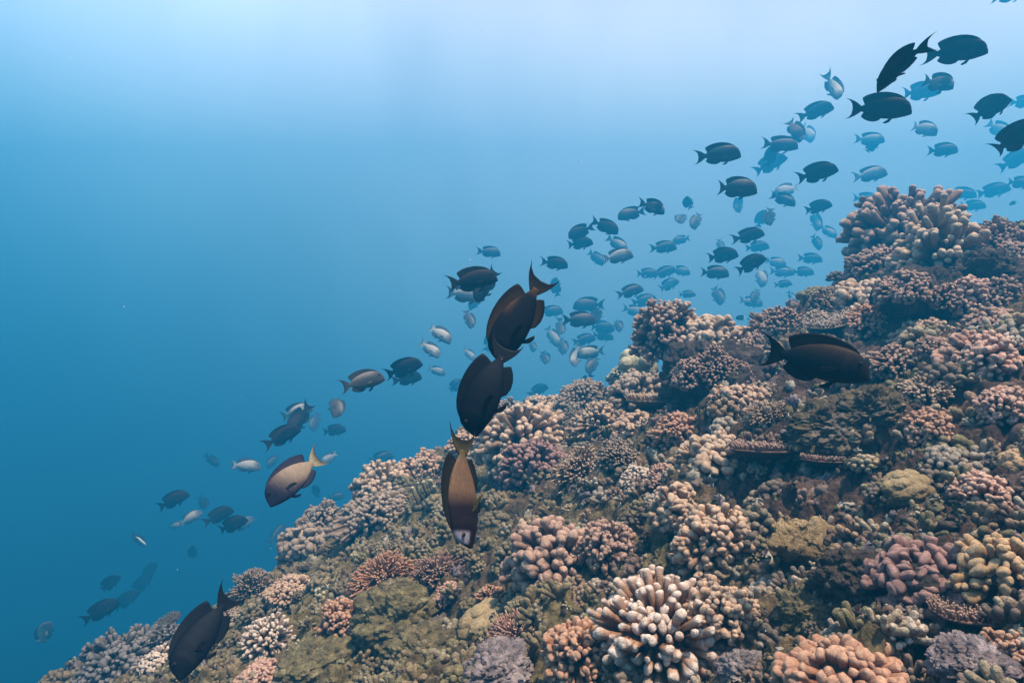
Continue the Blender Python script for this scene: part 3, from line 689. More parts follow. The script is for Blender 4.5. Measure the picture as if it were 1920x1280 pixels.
# ------------------------------------------------------------------ rubble: countless crumbs and coral bits between the colonies
def make_rubble():
    rng = np.random.default_rng(5)
    V, Q, C = [], [], []; o = 0
    base_v, base_f, _ = ball(7, 6, np.random.default_rng(1), [])
    def spots(n, r0, r1):
        n = int(n * 1.55); a = rng.uniform(-R(44), R(88), n); r = np.exp(rng.uniform(math.log(r0), math.log(r1), n)); x = r * np.sin(a); y = r * np.cos(a)
        return x, y, r
    x, y, r = spots(11000, 1.0, 5.0); z = H(x, y)
    keep = vnoise2(x * 3, y * 3, 4) + 0.35 * rng.normal(size=len(x)) > -.1
    x, y, z, r = x[keep], y[keep], z[keep], r[keep]
    cols = np.array([(.10, .07, .055), (.15, .12, .065), (.22, .16, .13), (.42, .36, .28), (.07, .05, .04), (.24, .18, .19), (.20, .17, .09)])
    for i in range(len(x)):
        s = (.004 + .008 * rng.random() ** 3) * r[i] ** .6
        v = base_v * (s * rng.uniform(.6, 1.3, 3)) ; v = v + rng.normal(size=v.shape) * s * .30
        V.append(v + [x[i], y[i], z[i]]); Q.append([np.asarray(f) + o for f in base_f]); o += len(v)
        C.append(np.repeat(cols[rng.integers(len(cols))][None] * rng.uniform(.7, 1.2), len(v), 0))
    # little branching bits
    x, y, r = spots(2000, .8, 4.6); z = H(x, y)
    cc = np.array([(.31, .20, .13), (.22, .14, .105), (.36, .27, .18), (.20, .145, .11), (.21, .165, .09), (.40, .31, .235)])
    for i in range(len(x)):
        n = rng.integers(5, 12); s = (.009 + .012 * rng.random()) * r[i] ** .4
        A = np.repeat([[x[i], y[i], z[i] - s * .4]], n, 0); D = rng.normal(size=(n, 3)); D[:, 2] = np.abs(D[:, 2]) + .6; D /= np.linalg.norm(D, axis=1, keepdims=True)
        v, q, c, t = tubes(A, A + D * s * rng.uniform(1.0, 1.9, (n, 1)), s * rng.uniform(.22, .38, n), rng, None, segs=6, prof=PROF[::2])
        col = cc[rng.integers(len(cc))] * rng.uniform(.7, 1.15)
        if x[i] < .15: col = col * .4 + np.array([.22, .175, .09]) * .6
        V.append(v); Q.append([q + o] + [c + o]); o += len(v); C.append(col[None] * (.45 + .75 * t[:, None]))
    # thumb to fist sized colonies that carpet the slope
    x, y, r = spots(620, 1.1, 4.8); z = H(x, y)
    for i in range(len(x)):
        s = (.020 + .030 * rng.random() ** 1.5) * (r[i] / 2.5) ** .5; n = int(rng.integers(26, 44))
        D = dome_dirs(n, -10, rng); kr = s * rng.uniform(.16, .26)
        A = np.array([[x[i], y[i], z[i]]]) + D * s * .3; B = np.array([[x[i], y[i], z[i]]]) + D * np.array([1, 1, rng.uniform(.6, 1)]) * s * rng.uniform(.8, 1.15, (n, 1))
        v, q, c, t = tubes(A, B, kr * rng.uniform(.75, 1.2, n), rng, rng.uniform(1, 1.5, n), segs=7, prof=PROF[::2])
        col = cc[rng.integers(len(cc))] * rng.uniform(.55, 1.0)
        if x[i] < .15: col = col * .4 + np.array([.19, .15, .075]) * .6
        V.append(v); Q.append([q + o] + [c + o]); o += len(v); C.append(col[None] * (.40 + .85 * t[:, None] ** 2))
    fs = {}
    for L in Q:
        for f in L: fs.setdefault(f.shape[1], []).append(f)
    me = mesh_from('coral_rubble', np.concatenate(V), [np.concatenate(v) for v in fs.values()], {'col': np.concatenate(C)}, smooth=False)
    q = Nodes('rubble'); at = q.n('ShaderNodeAttribute'); at.attribute_name = 'col'
    P = q.n('ShaderNodeNewGeometry').outputs['Position']; nn = q.noise(P, 120, 4, .7)
    c = q.mix(1.0, at.outputs['Color'], q.ramp(nn, [(.3, (.5, .5, .5)), (.7, (1.3, 1.3, 1.3))]), 'MULTIPLY')
    q.l(c, q.b.inputs['Base Color']); q.b.inputs['Roughness'].default_value = .95; q.bump(nn, .8, .01)
    ob = link('coral_rubble', me, q.m); ob['kind'] = 'stuff'
make_rubble()

# ------------------------------------------------------------------ fish
TOPL = np.array([(.506, -.072), (.500, -.058), (.490, -.014), (.472, .046), (.44, .108), (.39, .148), (.33, .175), (.25, .192), (.16, .198), (.06, .190), (-.06, .160), (-.16, .114), (-.23, .066), (-.275, .043), (-.31, .038)])
BOTL = np.array([(.506, -.084), (.500, -.096), (.490, -.102), (.472, -.110), (.44, -.124), (.39, -.140), (.33, -.156), (.25, -.172), (.16, -.176), (.06, -.168), (-.06, -.140), (-.16, -.098), (-.23, -.056), (-.275, -.038), (-.31, -.034)])
WIDE = np.array([(.506, .006), (.498, .014), (.48, .020), (.44, .033), (.40, .047), (.34, .062), (.27, .070), (.18, .073), (.06, .066), (-.06, .051), (-.16, .033), (-.23, .020), (-.275, .014), (-.31, .010)])
def _it(tab, x): return np.interp(-x, -tab[:, 0], tab[:, 1])
def lerp(a, b, t): return a + (b - a) * t

def colour(kind, part, x, z):
    """the fish's own markings; x along the body (nose .5), z up"""
    x = np.asarray(x, float); z = np.asarray(z, float)
    def c3(r, g, b): return np.stack([np.full_like(x, 1.0) * r, np.full_like(x, 1.0) * g, np.full_like(x, 1.0) * b], -1)
    def blend(a, b, m): m = np.clip(m, 0, 1)[:, None]; return a * (1 - m) + b * m
    ss = lambda a, b, t: np.clip((t - a) / (b - a), 0, 1) ** 2 * (3 - 2 * np.clip((t - a) / (b - a), 0, 1))
    if kind == 'dark':
        body = blend(c3(.006, .005, .007), c3(.024, .010, .006), ss(.02, .17, z) * ss(.46, .30, x) * ss(-.32, -.15, x))
        body = blend(body, c3(.020, .010, .007), ss(.35, .46, x) * .5)
        fin, edge, tail, tedge = c3(.012, .006, .004), c3(.003, .003, .006), c3(.020, .011, .005), c3(.003, .003, .007)
    elif kind == 'black':
        body = c3(.004, .004, .008); fin, edge, tail, tedge = c3(.004, .004, .007), c3(.003, .003, .007), c3(.004, .004, .007), c3(.003, .003, .007)
    elif kind == 'gold':
        body = blend(c3(.006, .004, .007), c3(.11, .048, .016), ss(.06, .17, z) * ss(.12, -.12, x) + ss(-.20, -.30, x))
        fin, edge, tail, tedge = c3(.05, .023, .008), c3(.004, .003, .006), c3(.06, .034, .012), c3(.010, .007, .012)
    elif kind == 'tan':
        body = blend(c3(.016, .014, .032), c3(.27, .185, .125), ss(.36, -.10, x - z * .45))
        body = blend(body, c3(.03, .025, .05), ss(-.02, -.17, z) * ss(-.2, .05, x))
        fin, edge, tail, tedge = c3(.03, .025, .045), c3(.006, .006, .02), c3(.30, .235, .125), c3(.02, .018, .035)
    elif kind == 'brown':
        body = blend(c3(.012, .005, .008), c3(.125, .066, .036), ss(.20, .02, x))
        body = blend(body, c3(.09, .062, .026), ss(-.2, -.3, x))
        body = blend(body, c3(.30, .25, .29), ss(.36, .40, x) * ss(.485, .455, x) * ss(-.03, .0, z) )
        fin, edge, tail, tedge = c3(.014, .010, .006), c3(.003, .003, .004), c3(.06, .045, .018), c3(.005, .005, .006)
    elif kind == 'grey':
        body = blend(c3(.055, .046, .042), c3(.20, .165, .14), ss(.03, .16, z) * ss(.42, .2, x))  # lighter back: sunlight from above put into the colour
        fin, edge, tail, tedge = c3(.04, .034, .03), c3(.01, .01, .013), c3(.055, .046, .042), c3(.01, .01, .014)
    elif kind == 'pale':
        body = blend(c3(.20, .18, .17), c3(.52, .46, .39), ss(-.12, .10, z) * ss(.36, .2, x))  # pale body of its own, upper half lightened as if sunlit
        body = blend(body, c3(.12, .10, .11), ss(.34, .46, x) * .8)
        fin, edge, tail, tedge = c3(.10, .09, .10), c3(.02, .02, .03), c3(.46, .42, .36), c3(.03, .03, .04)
    elif kind == 'striped':
        body = blend(c3(.02, .02, .03), c3(.85, .83, .80), ss(.02, .06, z) * ss(.13, .10, z))
        fin, edge, tail, tedge = c3(.02, .02, .03), c3(.02, .02, .03), c3(.03, .03, .05), c3(.02, .02, .03)
    else:   # damselfish
        body = blend(c3(.008, .008, .010), c3(.80, .80, .80), ss(-.20, -.24, x))
        fin, edge, tail, tedge = c3(.008, .008, .010), c3(.008, .008, .010), c3(.85, .85, .85), c3(.7, .7, .7)
    g = np.abs(np.hypot(x - .415, (z - .0) * .8) - .135); m = np.clip(1 - g / .012, 0, 1) * (x < .36) * (np.abs(z) < .13)  # gill cover crease shaded into the colour: dark arc, faint light edge
    body = body * (1 - .45 * m[:, None]) + .012 * (np.clip(1 - np.abs(g - .012) / .010, 0, 1) * (x < .33) * (np.abs(z) < .12))[:, None] * np.array([1.0, .7, .5])
    return body, fin, edge, tail, tedge

def body_geo(kind, n=38, m=20, deep=1.0):
    x = np.concatenate([np.linspace(.5, .44, 8)[:-1], np.linspace(.44, -.31, n - 7)])
    tp, bt, wd = _it(TOPL, x) * deep, _it(BOTL, x) * deep, _it(WIDE, x)
    k = np.ones(5) / 5
    for a in (tp, bt, wd): a[5:-5] = np.convolve(a, k, 'same')[5:-5]
    th = np.arange(m) / m * 2 * math.pi
    cz = (tp + bt) / 2; hz = (tp - bt) / 2
    s = np.sin(th); c = np.cos(th)
    prof = np.sign(c) * np.abs(c) ** .95
    V = np.stack([np.repeat(x[:, None], m, 1), wd[:, None] * prof[None] * (1 - .16 * s[None]), cz[:, None] + hz[:, None] * s[None]], -1).reshape(-1, 3)
    L = len(x); i = np.arange(L - 1)[:, None] * m + np.arange(m)[None]; j = np.arange(L - 1)[:, None] * m + np.roll(np.arange(m), -1)[None]
    Q = np.stack([i, i + m, j + m, j], -1).reshape(-1, 4)
    col = colour(kind, 'body', V[:, 0], V[:, 2])[0]
    return V, [Q, np.arange(m)[None], (np.arange(m) + (L - 1) * m)[None, ::-1]], col

def strip(inner, outer, ca, cb, rows=7, th=.006, power=1.0, edge_at=.55, axis='y'):
    """thin fin between two curves, thickest at its root; colours run from ca at the root to cb at the edge"""
    n = len(inner); t = np.linspace(0, 1, rows)
    G = inner[None] + (outer - inner)[None] * (t ** power)[:, None, None]
    half = th * (1 - t * .85)[:, None] * (1 + .35 * np.cos(np.arange(n) * math.pi))[None] * .5
    A = np.stack([G[..., 0], half, G[..., 1]], -1); B = A.copy(); B[..., 1] *= -1
    V = np.concatenate([A.reshape(-1, 3), B.reshape(-1, 3)])
    i = np.arange(rows - 1)[:, None] * n + np.arange(n - 1)[None]
    q = np.stack([i, i + 1, i + n + 1, i + n], -1).reshape(-1, 4); o = rows * n
    idx = np.arange(rows * n).reshape(rows, n)
    rim = np.concatenate([idx[0], idx[1:, -1], idx[-1, ::-1][1:], idx[::-1, 0][1:-1]]); rn = np.roll(rim, -1)
    Q = np.concatenate([q, q[:, ::-1] + o, np.stack([rim, rim + o, rn + o, rn], -1)])
    m = np.clip((t - edge_at) / (1 - edge_at), 0, 1) ** 1.2
    tt = np.repeat(m[:, None], n, 1).reshape(-1); tt = np.concatenate([tt, tt])[:, None]
    return V, [Q], ca, cb, tt

def curve(pts, n):
    p = np.array(pts, float); s = np.concatenate([[0], np.cumsum(np.linalg.norm(np.diff(p, axis=0), axis=1))]); u = np.linspace(0, s[-1], n)
    return np.stack([np.interp(u, s, p[:, 0]), np.interp(u, s, p[:, 1])], -1)

def fins_geo(kind, deep=1.0):
    c = lambda V: colour(kind, '', V[:, 0], V[:, 2])
    G = {}
    n = 26
    bx = np.linspace(.39, -.205, n); inner = np.stack([bx, _it(TOPL, bx) * deep - .02], -1)
    outer = curve([(.40, .138 * deep), (.34, .188), (.26, .228), (.18, .252), (.08, .266), (-.02, .264), (-.10, .252), (-.17, .232), (-.225, .208), (-.268, .180), (-.250, .130), (-.215, .066)], n)
    V, Q, _, _, t = strip(inner, outer, 0, 0); k = c(V); G['dorsal_fin'] = (V, Q, k[1] * (1 - t) + k[2] * t)
    bx = np.linspace(.04, -.205, n); inner = np.stack([bx, _it(BOTL, bx) * deep + .02], -1)
    outer = curve([(.06, -.165 * deep), (.02, -.192), (-.05, -.208), (-.12, -.200), (-.19, -.172), (-.255, -.125), (-.240, -.090), (-.212, -.050)], n)
    V, Q, _, _, t = strip(inner, outer, 0, 0); k = c(V); G['anal_fin'] = (V, Q, k[1] * (1 - t) + k[2] * t)
    n = 31; v = np.linspace(1, -1, n)
    inner = np.stack([np.full(n, -.262), .046 * v], -1)
    outer = curve([(-.530, .185), (-.468, .138), (-.418, .072), (-.398, .0), (-.410, -.066), (-.454, -.122), (-.510, -.162)], n)
    V, Q, _, _, t = strip(inner, outer, 0, 0, rows=10, th=.010, edge_at=.35)
    s = np.clip((-.262 - V[:, 0]) / .25, 0, 1); V[:, 2] += np.sign(V[:, 2]) * .022 * np.sin(s * math.pi) * np.clip(np.abs(V[:, 2]) / .05, 0, 1)
    k = c(V); G['tail_fin'] = (V, Q, k[3] * (1 - t) + k[4] * t)
    n = 12
    for nm, sg in (('pectoral_fin', 1), ('pectoral_fin', -1)):
        a = np.linspace(-1, 1, n)
        inner = np.stack([np.full(n, .0), .018 * a], -1)
        outer = np.stack([-.150 + .035 * (a + .5) ** 2, -.035 + .040 * a], -1)
        V, Q, _, _, t = strip(inner, outer, 0, 0, rows=6, th=.006)
        ca = np.array({'brown': (.30, .22, .06), 'tan': (.10, .08, .07), 'grey': (.12, .10, .09), 'pale': (.32, .29, .26)}.get(kind, (.022, .014, .012)))
        col = ca * (1 - t * .75)
        ang = R(-38) * sg; ca_, sa_ = math.cos(ang), math.sin(ang)
        X = V[:, 0] * ca_ - V[:, 1] * sa_; Y = V[:, 0] * sa_ + V[:, 1] * ca_
        tz = R(-18); X, Z = X * math.cos(tz) - V[:, 2] * math.sin(tz), X * math.sin(tz) + V[:, 2] * math.cos(tz)
        V = np.stack([X + .215, Y * 1 + sg * .070, Z - .045], -1)
        G[nm + ('' if sg > 0 else '_')] = (V, Q, col)
    n = 8
    inner = np.stack([np.linspace(.23, .19, n), np.full(n, -.165 * deep)], -1); outer = curve([(.19, -.215), (.13, -.240), (.09, -.225)], n)
    V, Q, _, _, t = strip(inner, outer, 0, 0, rows=4); k = c(V); G['pelvic_fin'] = (V, Q, k[2])
    return G

def eye_geo(sg):
    V, Fq, D = ball(12, 8, np.random.default_rng(2), [])
    ring = np.abs(D[:, 1]); col = np.where((ring > .80)[:, None], np.array([.004, .004, .006]), np.array([.03, .022, .014]))
    return V * np.array([.018, .010, .018]) + np.array([.405, sg * .048, .062]), Fq, col

M_FISH = None
def fish_material():
    q = Nodes('fish_skin'); at = q.n('ShaderNodeAttribute'); at.attribute_name = 'col'
    O = q.n('ShaderNodeTexCoord').outputs['Object']
    st = q.n('ShaderNodeMapping'); st.inputs['Scale'].default_value = (18, 60, 60); q.l(O, st.inputs['Vector'])
    f = q.noise(st.outputs[0], 1.4, 3)
    c = q.mix(1.0, at.outputs['Color'], q.ramp(f, [(.3, (.72, .72, .72)), (.7, (1.28, 1.28, 1.28))]), 'MULTIPLY')
    q.l(c, q.b.inputs['Base Color']); q.b.inputs['Roughness'].default_value = .6; q.b.inputs['Specular IOR Level'].default_value = .10
    v = q.n('ShaderNodeTexVoronoi'); v.inputs['Scale'].default_value = 90; q.l(O, v.inputs['Vector']); q.bump(v.outputs['Distance'], .12, .0006)
    return q.m
M_FISH = fish_material()

def bendit(V, k):
    V = V.copy(); x = V[:, 0]; s = np.maximum(0, .15 - x)
    V[:, 1] += k * s ** 2 * 1.2 + k * .25 * np.maximum(0, x - .25) ** 2
    return V
_fc = {}
def fish_parts(kind, bend, deep, joined, fine=False):
    key = (kind, bend, deep, joined, fine)
    if key in _fc: return _fc[key]
    P = [('body',) + body_geo(kind, n=90 if fine else 38, m=30 if fine else 20, deep=deep)]
    for nm, (V, Q, c) in fins_geo(kind, deep).items(): P.append((nm.rstrip('_'), V, Q, c))
    for sg in (1, -1): P.append(('eye',) + eye_geo(sg))
    P = [(nm, bendit(V, bend), Q, c) for nm, V, Q, c in P]
    if joined:
        o = 0; VV, QQ, CC = [], {}, []
        for nm, V, Q, c in P:
            VV.append(V); CC.append(c)
            for f in Q: f = np.asarray(f) + o; QQ.setdefault(f.shape[1], []).append(f)
            o += len(V)
        P = [('body', mesh_from('fish', np.concatenate(VV), [np.concatenate(q) for q in QQ.values()], {'col': np.concatenate(CC)}))]
    else: P = [(nm, mesh_from(nm, V, Q, {'col': c})) for nm, V, Q, c in P]
    _fc[key] = P
    return P

def fish(u, v, L, head, face, yaw, kind, far, label, roll=0, deep=1.0, bend=None, name=None, cat='fish', group='surgeonfish shoal passing over the reef', size=.165):
    """fish with its middle at pixel (u, v); L its true length in pixels, head its heading in the image, yaw > 0 nose towards us"""
    k = int(u * 3 + v * 5)
    d = size * F / L * far * (1 + .7 * min(1, max(0, (95 - L) / 50)))
    if L < 116: d *= 1.3 * (1.25 if v < 360 and u > 1250 and L > 50 else 1)
    if far >= 1.2: d *= 1.0 + min(.35, (far - 1.15) * 1.1)
    d = min(d, 15.5); size_m = L * d / F
    c = ray(u, v) * d
    if c[2] > 4.3: s = 4.3 / c[2]; c = c * s; size_m *= s
    rj = random.Random(k); yaw += rj.uniform(-13, 13) if L < 115 else 0; roll += rj.uniform(-9, 9) if L < 115 else 0; deep *= rj.choice((.94, 1.0, 1.05)) if L < 115 else 1
    a, y = R(head), R(yaw)
    vd = c / np.linalg.norm(c)
    r = np.cross(vd, UP); r /= np.linalg.norm(r); up = np.cross(r, vd)
    X = math.cos(y) * (math.cos(a) * r + math.sin(a) * up) - math.sin(y) * vd
    D0 = (-math.sin(a) * r + math.cos(a) * up) * (1 if face == 'R' else -1)
    Y = np.cross(D0, X); Y /= np.linalg.norm(Y)
    rr = R(roll); Z = math.cos(rr) * D0 + math.sin(rr) * Y
    Z = Z - X * (Z @ X); Z /= np.linalg.norm(Z); Y = np.cross(Z, X)
    Mt = Matrix(((X[0], Y[0], Z[0], c[0]), (X[1], Y[1], Z[1], c[1]), (X[2], Y[2], Z[2], c[2]), (0, 0, 0, 1))) @ Matrix.Scale(size_m, 4)
    bend = (0.0, .45, -.4, .2, -.6, .65)[k % 6] if bend is None else bend
    joined = L < 46
    P = fish_parts(kind, bend, deep, joined, L > 80)
    nm = name or 'surgeonfish'
    body = link(nm, P[0][1], M_FISH); body.matrix_world = Mt
    for pn, me in P[1:]: link(pn, me, M_FISH, body)
    tag(body, label, cat, group)
    return body

# u, v, length, heading, facing, yaw, kind, distance factor, label[, options]
FISH = [
 # the nearest ones
 (975, 592, 190, 239, 'L', 8, 'gold', 1.08, 'large dark fish with golden tail base, upper of two swimming nose to tail', dict(deep=.93, bend=.12)),
 (917, 722, 195, 246, 'L', 6, 'black', .98, 'large all-black fish heading down, directly under the golden-tailed one', dict(deep=.93, bend=-.12)),
 (866, 912, 222, 273, 'L', 12, 'brown', .95, 'brown fish plunging head down with pale snout patch', dict(roll=50, bend=.10, deep=.95)),
 (1524, 676, 197, -12, 'R', 6, 'dark', 1.0, 'lone blackish brown fish hovering close over the reef with yellow streak on its fin', dict(deep=.93, bend=.15, group=None)),
 (555, 893, 138, 219, 'L', 14, 'tan', 1.05, 'tan and dark purple fish with yellowish forked tail, off the drop-off edge', dict(bend=-.1)),
 (384, 1184, 172, 232, 'L', 12, 'black', 1.08, 'black fish diving over the lowest corals, tail raised', dict(deep=.93, bend=.18)),
 # top corner
 (1892, -9, 60, -3, 'R', 0, 'dark', 1.0, 'sliver of a dark fish cut by the top edge', {}),
 (1791, 97, 106, -5, 'R', 4, 'dark', .95, 'dark brown fish swimming level, topmost whole fish of the shoal', {}),
 (1686, 119, 122, 224, 'L', 30, 'dark', .95, 'dark slender-looking fish angled down with its forked tail up, near the topmost fish', dict(roll=52)),
 (1758, 156, 74, -20, 'R', 48, 'brown', 1.0, 'brown fish turned towards the camera with pale cheek, under the topmost fish', {}),
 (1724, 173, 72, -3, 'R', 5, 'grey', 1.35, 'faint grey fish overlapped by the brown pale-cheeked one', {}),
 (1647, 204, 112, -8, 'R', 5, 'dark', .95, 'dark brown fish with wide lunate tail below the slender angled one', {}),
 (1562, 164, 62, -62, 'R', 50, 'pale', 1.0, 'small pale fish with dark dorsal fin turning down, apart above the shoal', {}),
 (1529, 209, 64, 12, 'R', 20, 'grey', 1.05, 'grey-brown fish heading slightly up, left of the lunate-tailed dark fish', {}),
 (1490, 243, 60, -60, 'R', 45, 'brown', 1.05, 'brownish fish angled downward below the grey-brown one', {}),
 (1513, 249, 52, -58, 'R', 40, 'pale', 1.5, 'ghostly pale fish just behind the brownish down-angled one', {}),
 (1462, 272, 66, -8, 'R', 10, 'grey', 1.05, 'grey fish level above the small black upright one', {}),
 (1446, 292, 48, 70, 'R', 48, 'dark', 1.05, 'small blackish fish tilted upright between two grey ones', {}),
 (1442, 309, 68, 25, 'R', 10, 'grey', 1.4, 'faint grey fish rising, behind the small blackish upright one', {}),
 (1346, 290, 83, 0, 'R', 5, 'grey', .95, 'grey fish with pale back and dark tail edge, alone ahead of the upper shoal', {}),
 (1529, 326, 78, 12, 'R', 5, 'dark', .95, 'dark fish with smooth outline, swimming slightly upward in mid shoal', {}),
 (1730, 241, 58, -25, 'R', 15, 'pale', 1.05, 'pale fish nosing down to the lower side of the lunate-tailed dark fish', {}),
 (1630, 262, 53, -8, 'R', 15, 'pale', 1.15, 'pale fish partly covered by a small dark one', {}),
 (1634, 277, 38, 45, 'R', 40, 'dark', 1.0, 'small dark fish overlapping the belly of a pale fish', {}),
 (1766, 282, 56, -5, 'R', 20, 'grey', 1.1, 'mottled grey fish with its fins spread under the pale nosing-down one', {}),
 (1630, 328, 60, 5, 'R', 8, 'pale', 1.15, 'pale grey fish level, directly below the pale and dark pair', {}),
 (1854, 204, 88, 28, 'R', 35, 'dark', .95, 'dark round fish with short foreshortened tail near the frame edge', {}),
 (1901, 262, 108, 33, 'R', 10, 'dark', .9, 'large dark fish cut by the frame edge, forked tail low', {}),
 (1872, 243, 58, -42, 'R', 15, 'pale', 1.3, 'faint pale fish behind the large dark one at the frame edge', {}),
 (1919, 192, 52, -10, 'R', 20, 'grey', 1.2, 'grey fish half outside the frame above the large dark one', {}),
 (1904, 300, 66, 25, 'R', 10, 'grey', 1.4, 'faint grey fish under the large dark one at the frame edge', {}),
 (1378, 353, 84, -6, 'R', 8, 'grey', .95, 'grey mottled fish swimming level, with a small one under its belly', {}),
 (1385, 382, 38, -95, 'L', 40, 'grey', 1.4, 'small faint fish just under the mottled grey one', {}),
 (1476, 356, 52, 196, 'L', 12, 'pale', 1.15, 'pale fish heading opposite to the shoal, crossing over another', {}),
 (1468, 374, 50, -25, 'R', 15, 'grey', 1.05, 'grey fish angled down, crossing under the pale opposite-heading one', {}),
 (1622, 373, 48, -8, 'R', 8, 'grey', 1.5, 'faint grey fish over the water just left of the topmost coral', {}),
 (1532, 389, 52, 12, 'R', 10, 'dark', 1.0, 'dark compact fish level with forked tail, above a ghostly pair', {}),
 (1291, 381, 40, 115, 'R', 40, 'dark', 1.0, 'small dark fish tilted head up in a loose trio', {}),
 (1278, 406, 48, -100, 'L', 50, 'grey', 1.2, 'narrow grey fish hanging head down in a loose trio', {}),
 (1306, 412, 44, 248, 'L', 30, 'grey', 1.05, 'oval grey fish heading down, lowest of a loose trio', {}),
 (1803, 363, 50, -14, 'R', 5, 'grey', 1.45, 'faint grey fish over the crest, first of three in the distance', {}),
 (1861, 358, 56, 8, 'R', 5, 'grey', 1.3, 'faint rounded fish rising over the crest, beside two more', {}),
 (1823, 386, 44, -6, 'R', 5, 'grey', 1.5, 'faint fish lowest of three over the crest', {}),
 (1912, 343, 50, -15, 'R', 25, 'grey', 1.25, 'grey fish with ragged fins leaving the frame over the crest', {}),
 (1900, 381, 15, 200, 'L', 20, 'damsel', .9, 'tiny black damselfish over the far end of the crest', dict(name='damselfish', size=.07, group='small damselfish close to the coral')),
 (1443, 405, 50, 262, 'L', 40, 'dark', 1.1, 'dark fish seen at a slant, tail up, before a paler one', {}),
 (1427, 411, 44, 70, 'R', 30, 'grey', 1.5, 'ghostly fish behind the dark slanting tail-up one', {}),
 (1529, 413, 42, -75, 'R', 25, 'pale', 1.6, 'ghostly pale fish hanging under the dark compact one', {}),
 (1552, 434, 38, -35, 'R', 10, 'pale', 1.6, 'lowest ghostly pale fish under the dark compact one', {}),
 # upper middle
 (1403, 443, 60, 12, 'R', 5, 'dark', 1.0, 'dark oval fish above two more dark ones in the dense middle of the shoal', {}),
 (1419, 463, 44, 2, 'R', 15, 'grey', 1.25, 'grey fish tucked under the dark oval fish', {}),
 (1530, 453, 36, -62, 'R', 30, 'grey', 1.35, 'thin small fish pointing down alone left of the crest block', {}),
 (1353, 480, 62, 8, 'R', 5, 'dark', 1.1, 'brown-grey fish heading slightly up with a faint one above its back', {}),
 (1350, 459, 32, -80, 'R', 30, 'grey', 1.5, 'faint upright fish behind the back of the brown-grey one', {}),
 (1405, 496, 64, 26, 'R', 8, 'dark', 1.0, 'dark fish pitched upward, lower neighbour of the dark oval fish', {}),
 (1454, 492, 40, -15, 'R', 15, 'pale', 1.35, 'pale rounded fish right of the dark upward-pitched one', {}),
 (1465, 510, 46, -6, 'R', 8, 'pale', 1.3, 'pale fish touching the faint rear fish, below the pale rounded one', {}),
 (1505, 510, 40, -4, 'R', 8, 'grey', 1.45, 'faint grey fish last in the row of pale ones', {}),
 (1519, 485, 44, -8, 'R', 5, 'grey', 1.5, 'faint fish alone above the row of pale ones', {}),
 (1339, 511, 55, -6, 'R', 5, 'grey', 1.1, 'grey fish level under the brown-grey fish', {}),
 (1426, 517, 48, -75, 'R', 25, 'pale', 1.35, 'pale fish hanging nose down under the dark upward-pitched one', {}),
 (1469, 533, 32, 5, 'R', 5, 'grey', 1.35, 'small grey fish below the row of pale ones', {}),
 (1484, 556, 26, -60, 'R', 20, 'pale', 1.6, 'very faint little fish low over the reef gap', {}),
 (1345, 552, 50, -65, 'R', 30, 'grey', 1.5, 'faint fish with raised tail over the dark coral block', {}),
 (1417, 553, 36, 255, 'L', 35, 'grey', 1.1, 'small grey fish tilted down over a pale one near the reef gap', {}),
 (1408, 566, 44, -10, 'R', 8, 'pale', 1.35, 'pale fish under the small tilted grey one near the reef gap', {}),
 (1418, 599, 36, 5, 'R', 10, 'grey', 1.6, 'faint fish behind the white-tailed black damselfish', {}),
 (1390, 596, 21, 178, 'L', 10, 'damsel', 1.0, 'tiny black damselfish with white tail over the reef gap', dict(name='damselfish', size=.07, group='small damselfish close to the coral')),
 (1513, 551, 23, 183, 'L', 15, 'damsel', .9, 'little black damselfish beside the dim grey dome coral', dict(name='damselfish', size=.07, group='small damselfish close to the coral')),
 (1573, 535, 48, 57, 'R', 35, 'black', .75, 'black narrow fish tilted nose up before the crest corals', {}),
 (1842, 427, 28, 150, 'L', 35, 'damsel', .55, 'black damselfish resting against the crest corals', dict(name='damselfish', size=.12, group='small damselfish close to the coral')),
 (876, 1087, 26, 170, 'L', 10, 'damsel', 1.0, 'black and white damselfish low over the turf below the diving brown fish', dict(name='damselfish', size=.045, group='small damselfish close to the coral')),
 (1277, 450, 36, 192, 'L', 12, 'grey', 1.2, 'rounded grey fish facing another whose nose it meets', {}),
 (1244, 464, 50, 3, 'R', 5, 'grey', 1.2, 'grey fish whose nose meets the rounded grey one', {}),
 (1252, 535, 46, 26, 'R', 10, 'pale', 1.5, 'faint fish rising steeply above the tall coral head', {}),
 (1288, 552, 32, 0, 'R', 10, 'grey', 1.45, 'faint fish peeking over the tip of the tall coral head', {}),
 # middle
 (917, 473, 46, -6, 'R', 15, 'grey', 1.1, 'grey fish alone above the trio left of the golden-tailed fish', {}),
 (1039, 494, 54, -8, 'R', 5, 'dark', 1.0, 'dark solitary fish level just above the golden tail', {}),
 (884, 526, 98, 10, 'R', 5, 'dark', 1.0, 'dark fish level, overlapped by one diving the other way', {}),
 (911, 534, 76, 236, 'L', 15, 'dark', .85, 'dark fish diving across the level dark one, tail up', {}),
 (872, 552, 76, -6, 'R', 5, 'pale', 1.2, 'pale fish hidden behind the two crossing dark fish', {}),
 (893, 565, 40, 225, 'L', 20, 'grey', 1.4, 'faint fish lowest of the crossing group', {}),
 (879, 597, 46, -72, 'R', 42, 'grey', 1.0, 'slim dark grey fish hanging nose down below the crossing group', {}),
 (824, 625, 56, -36, 'R', 18, 'pale', 1.0, 'pale fish with dark fin margins, highest of three pale ones', {}),
 (807, 655, 52, -36, 'R', 25, 'pale', 1.0, 'pale fish with dark fin margins, middle of three pale ones', {}),
 (818, 695, 36, -20, 'R', 10, 'pale', 1.0, 'pale small fish, lowest of three pale ones', {}),
 (853, 724, 44, 35, 'R', 15, 'grey', 1.6, 'faint fish left of the large all-black one', {}),
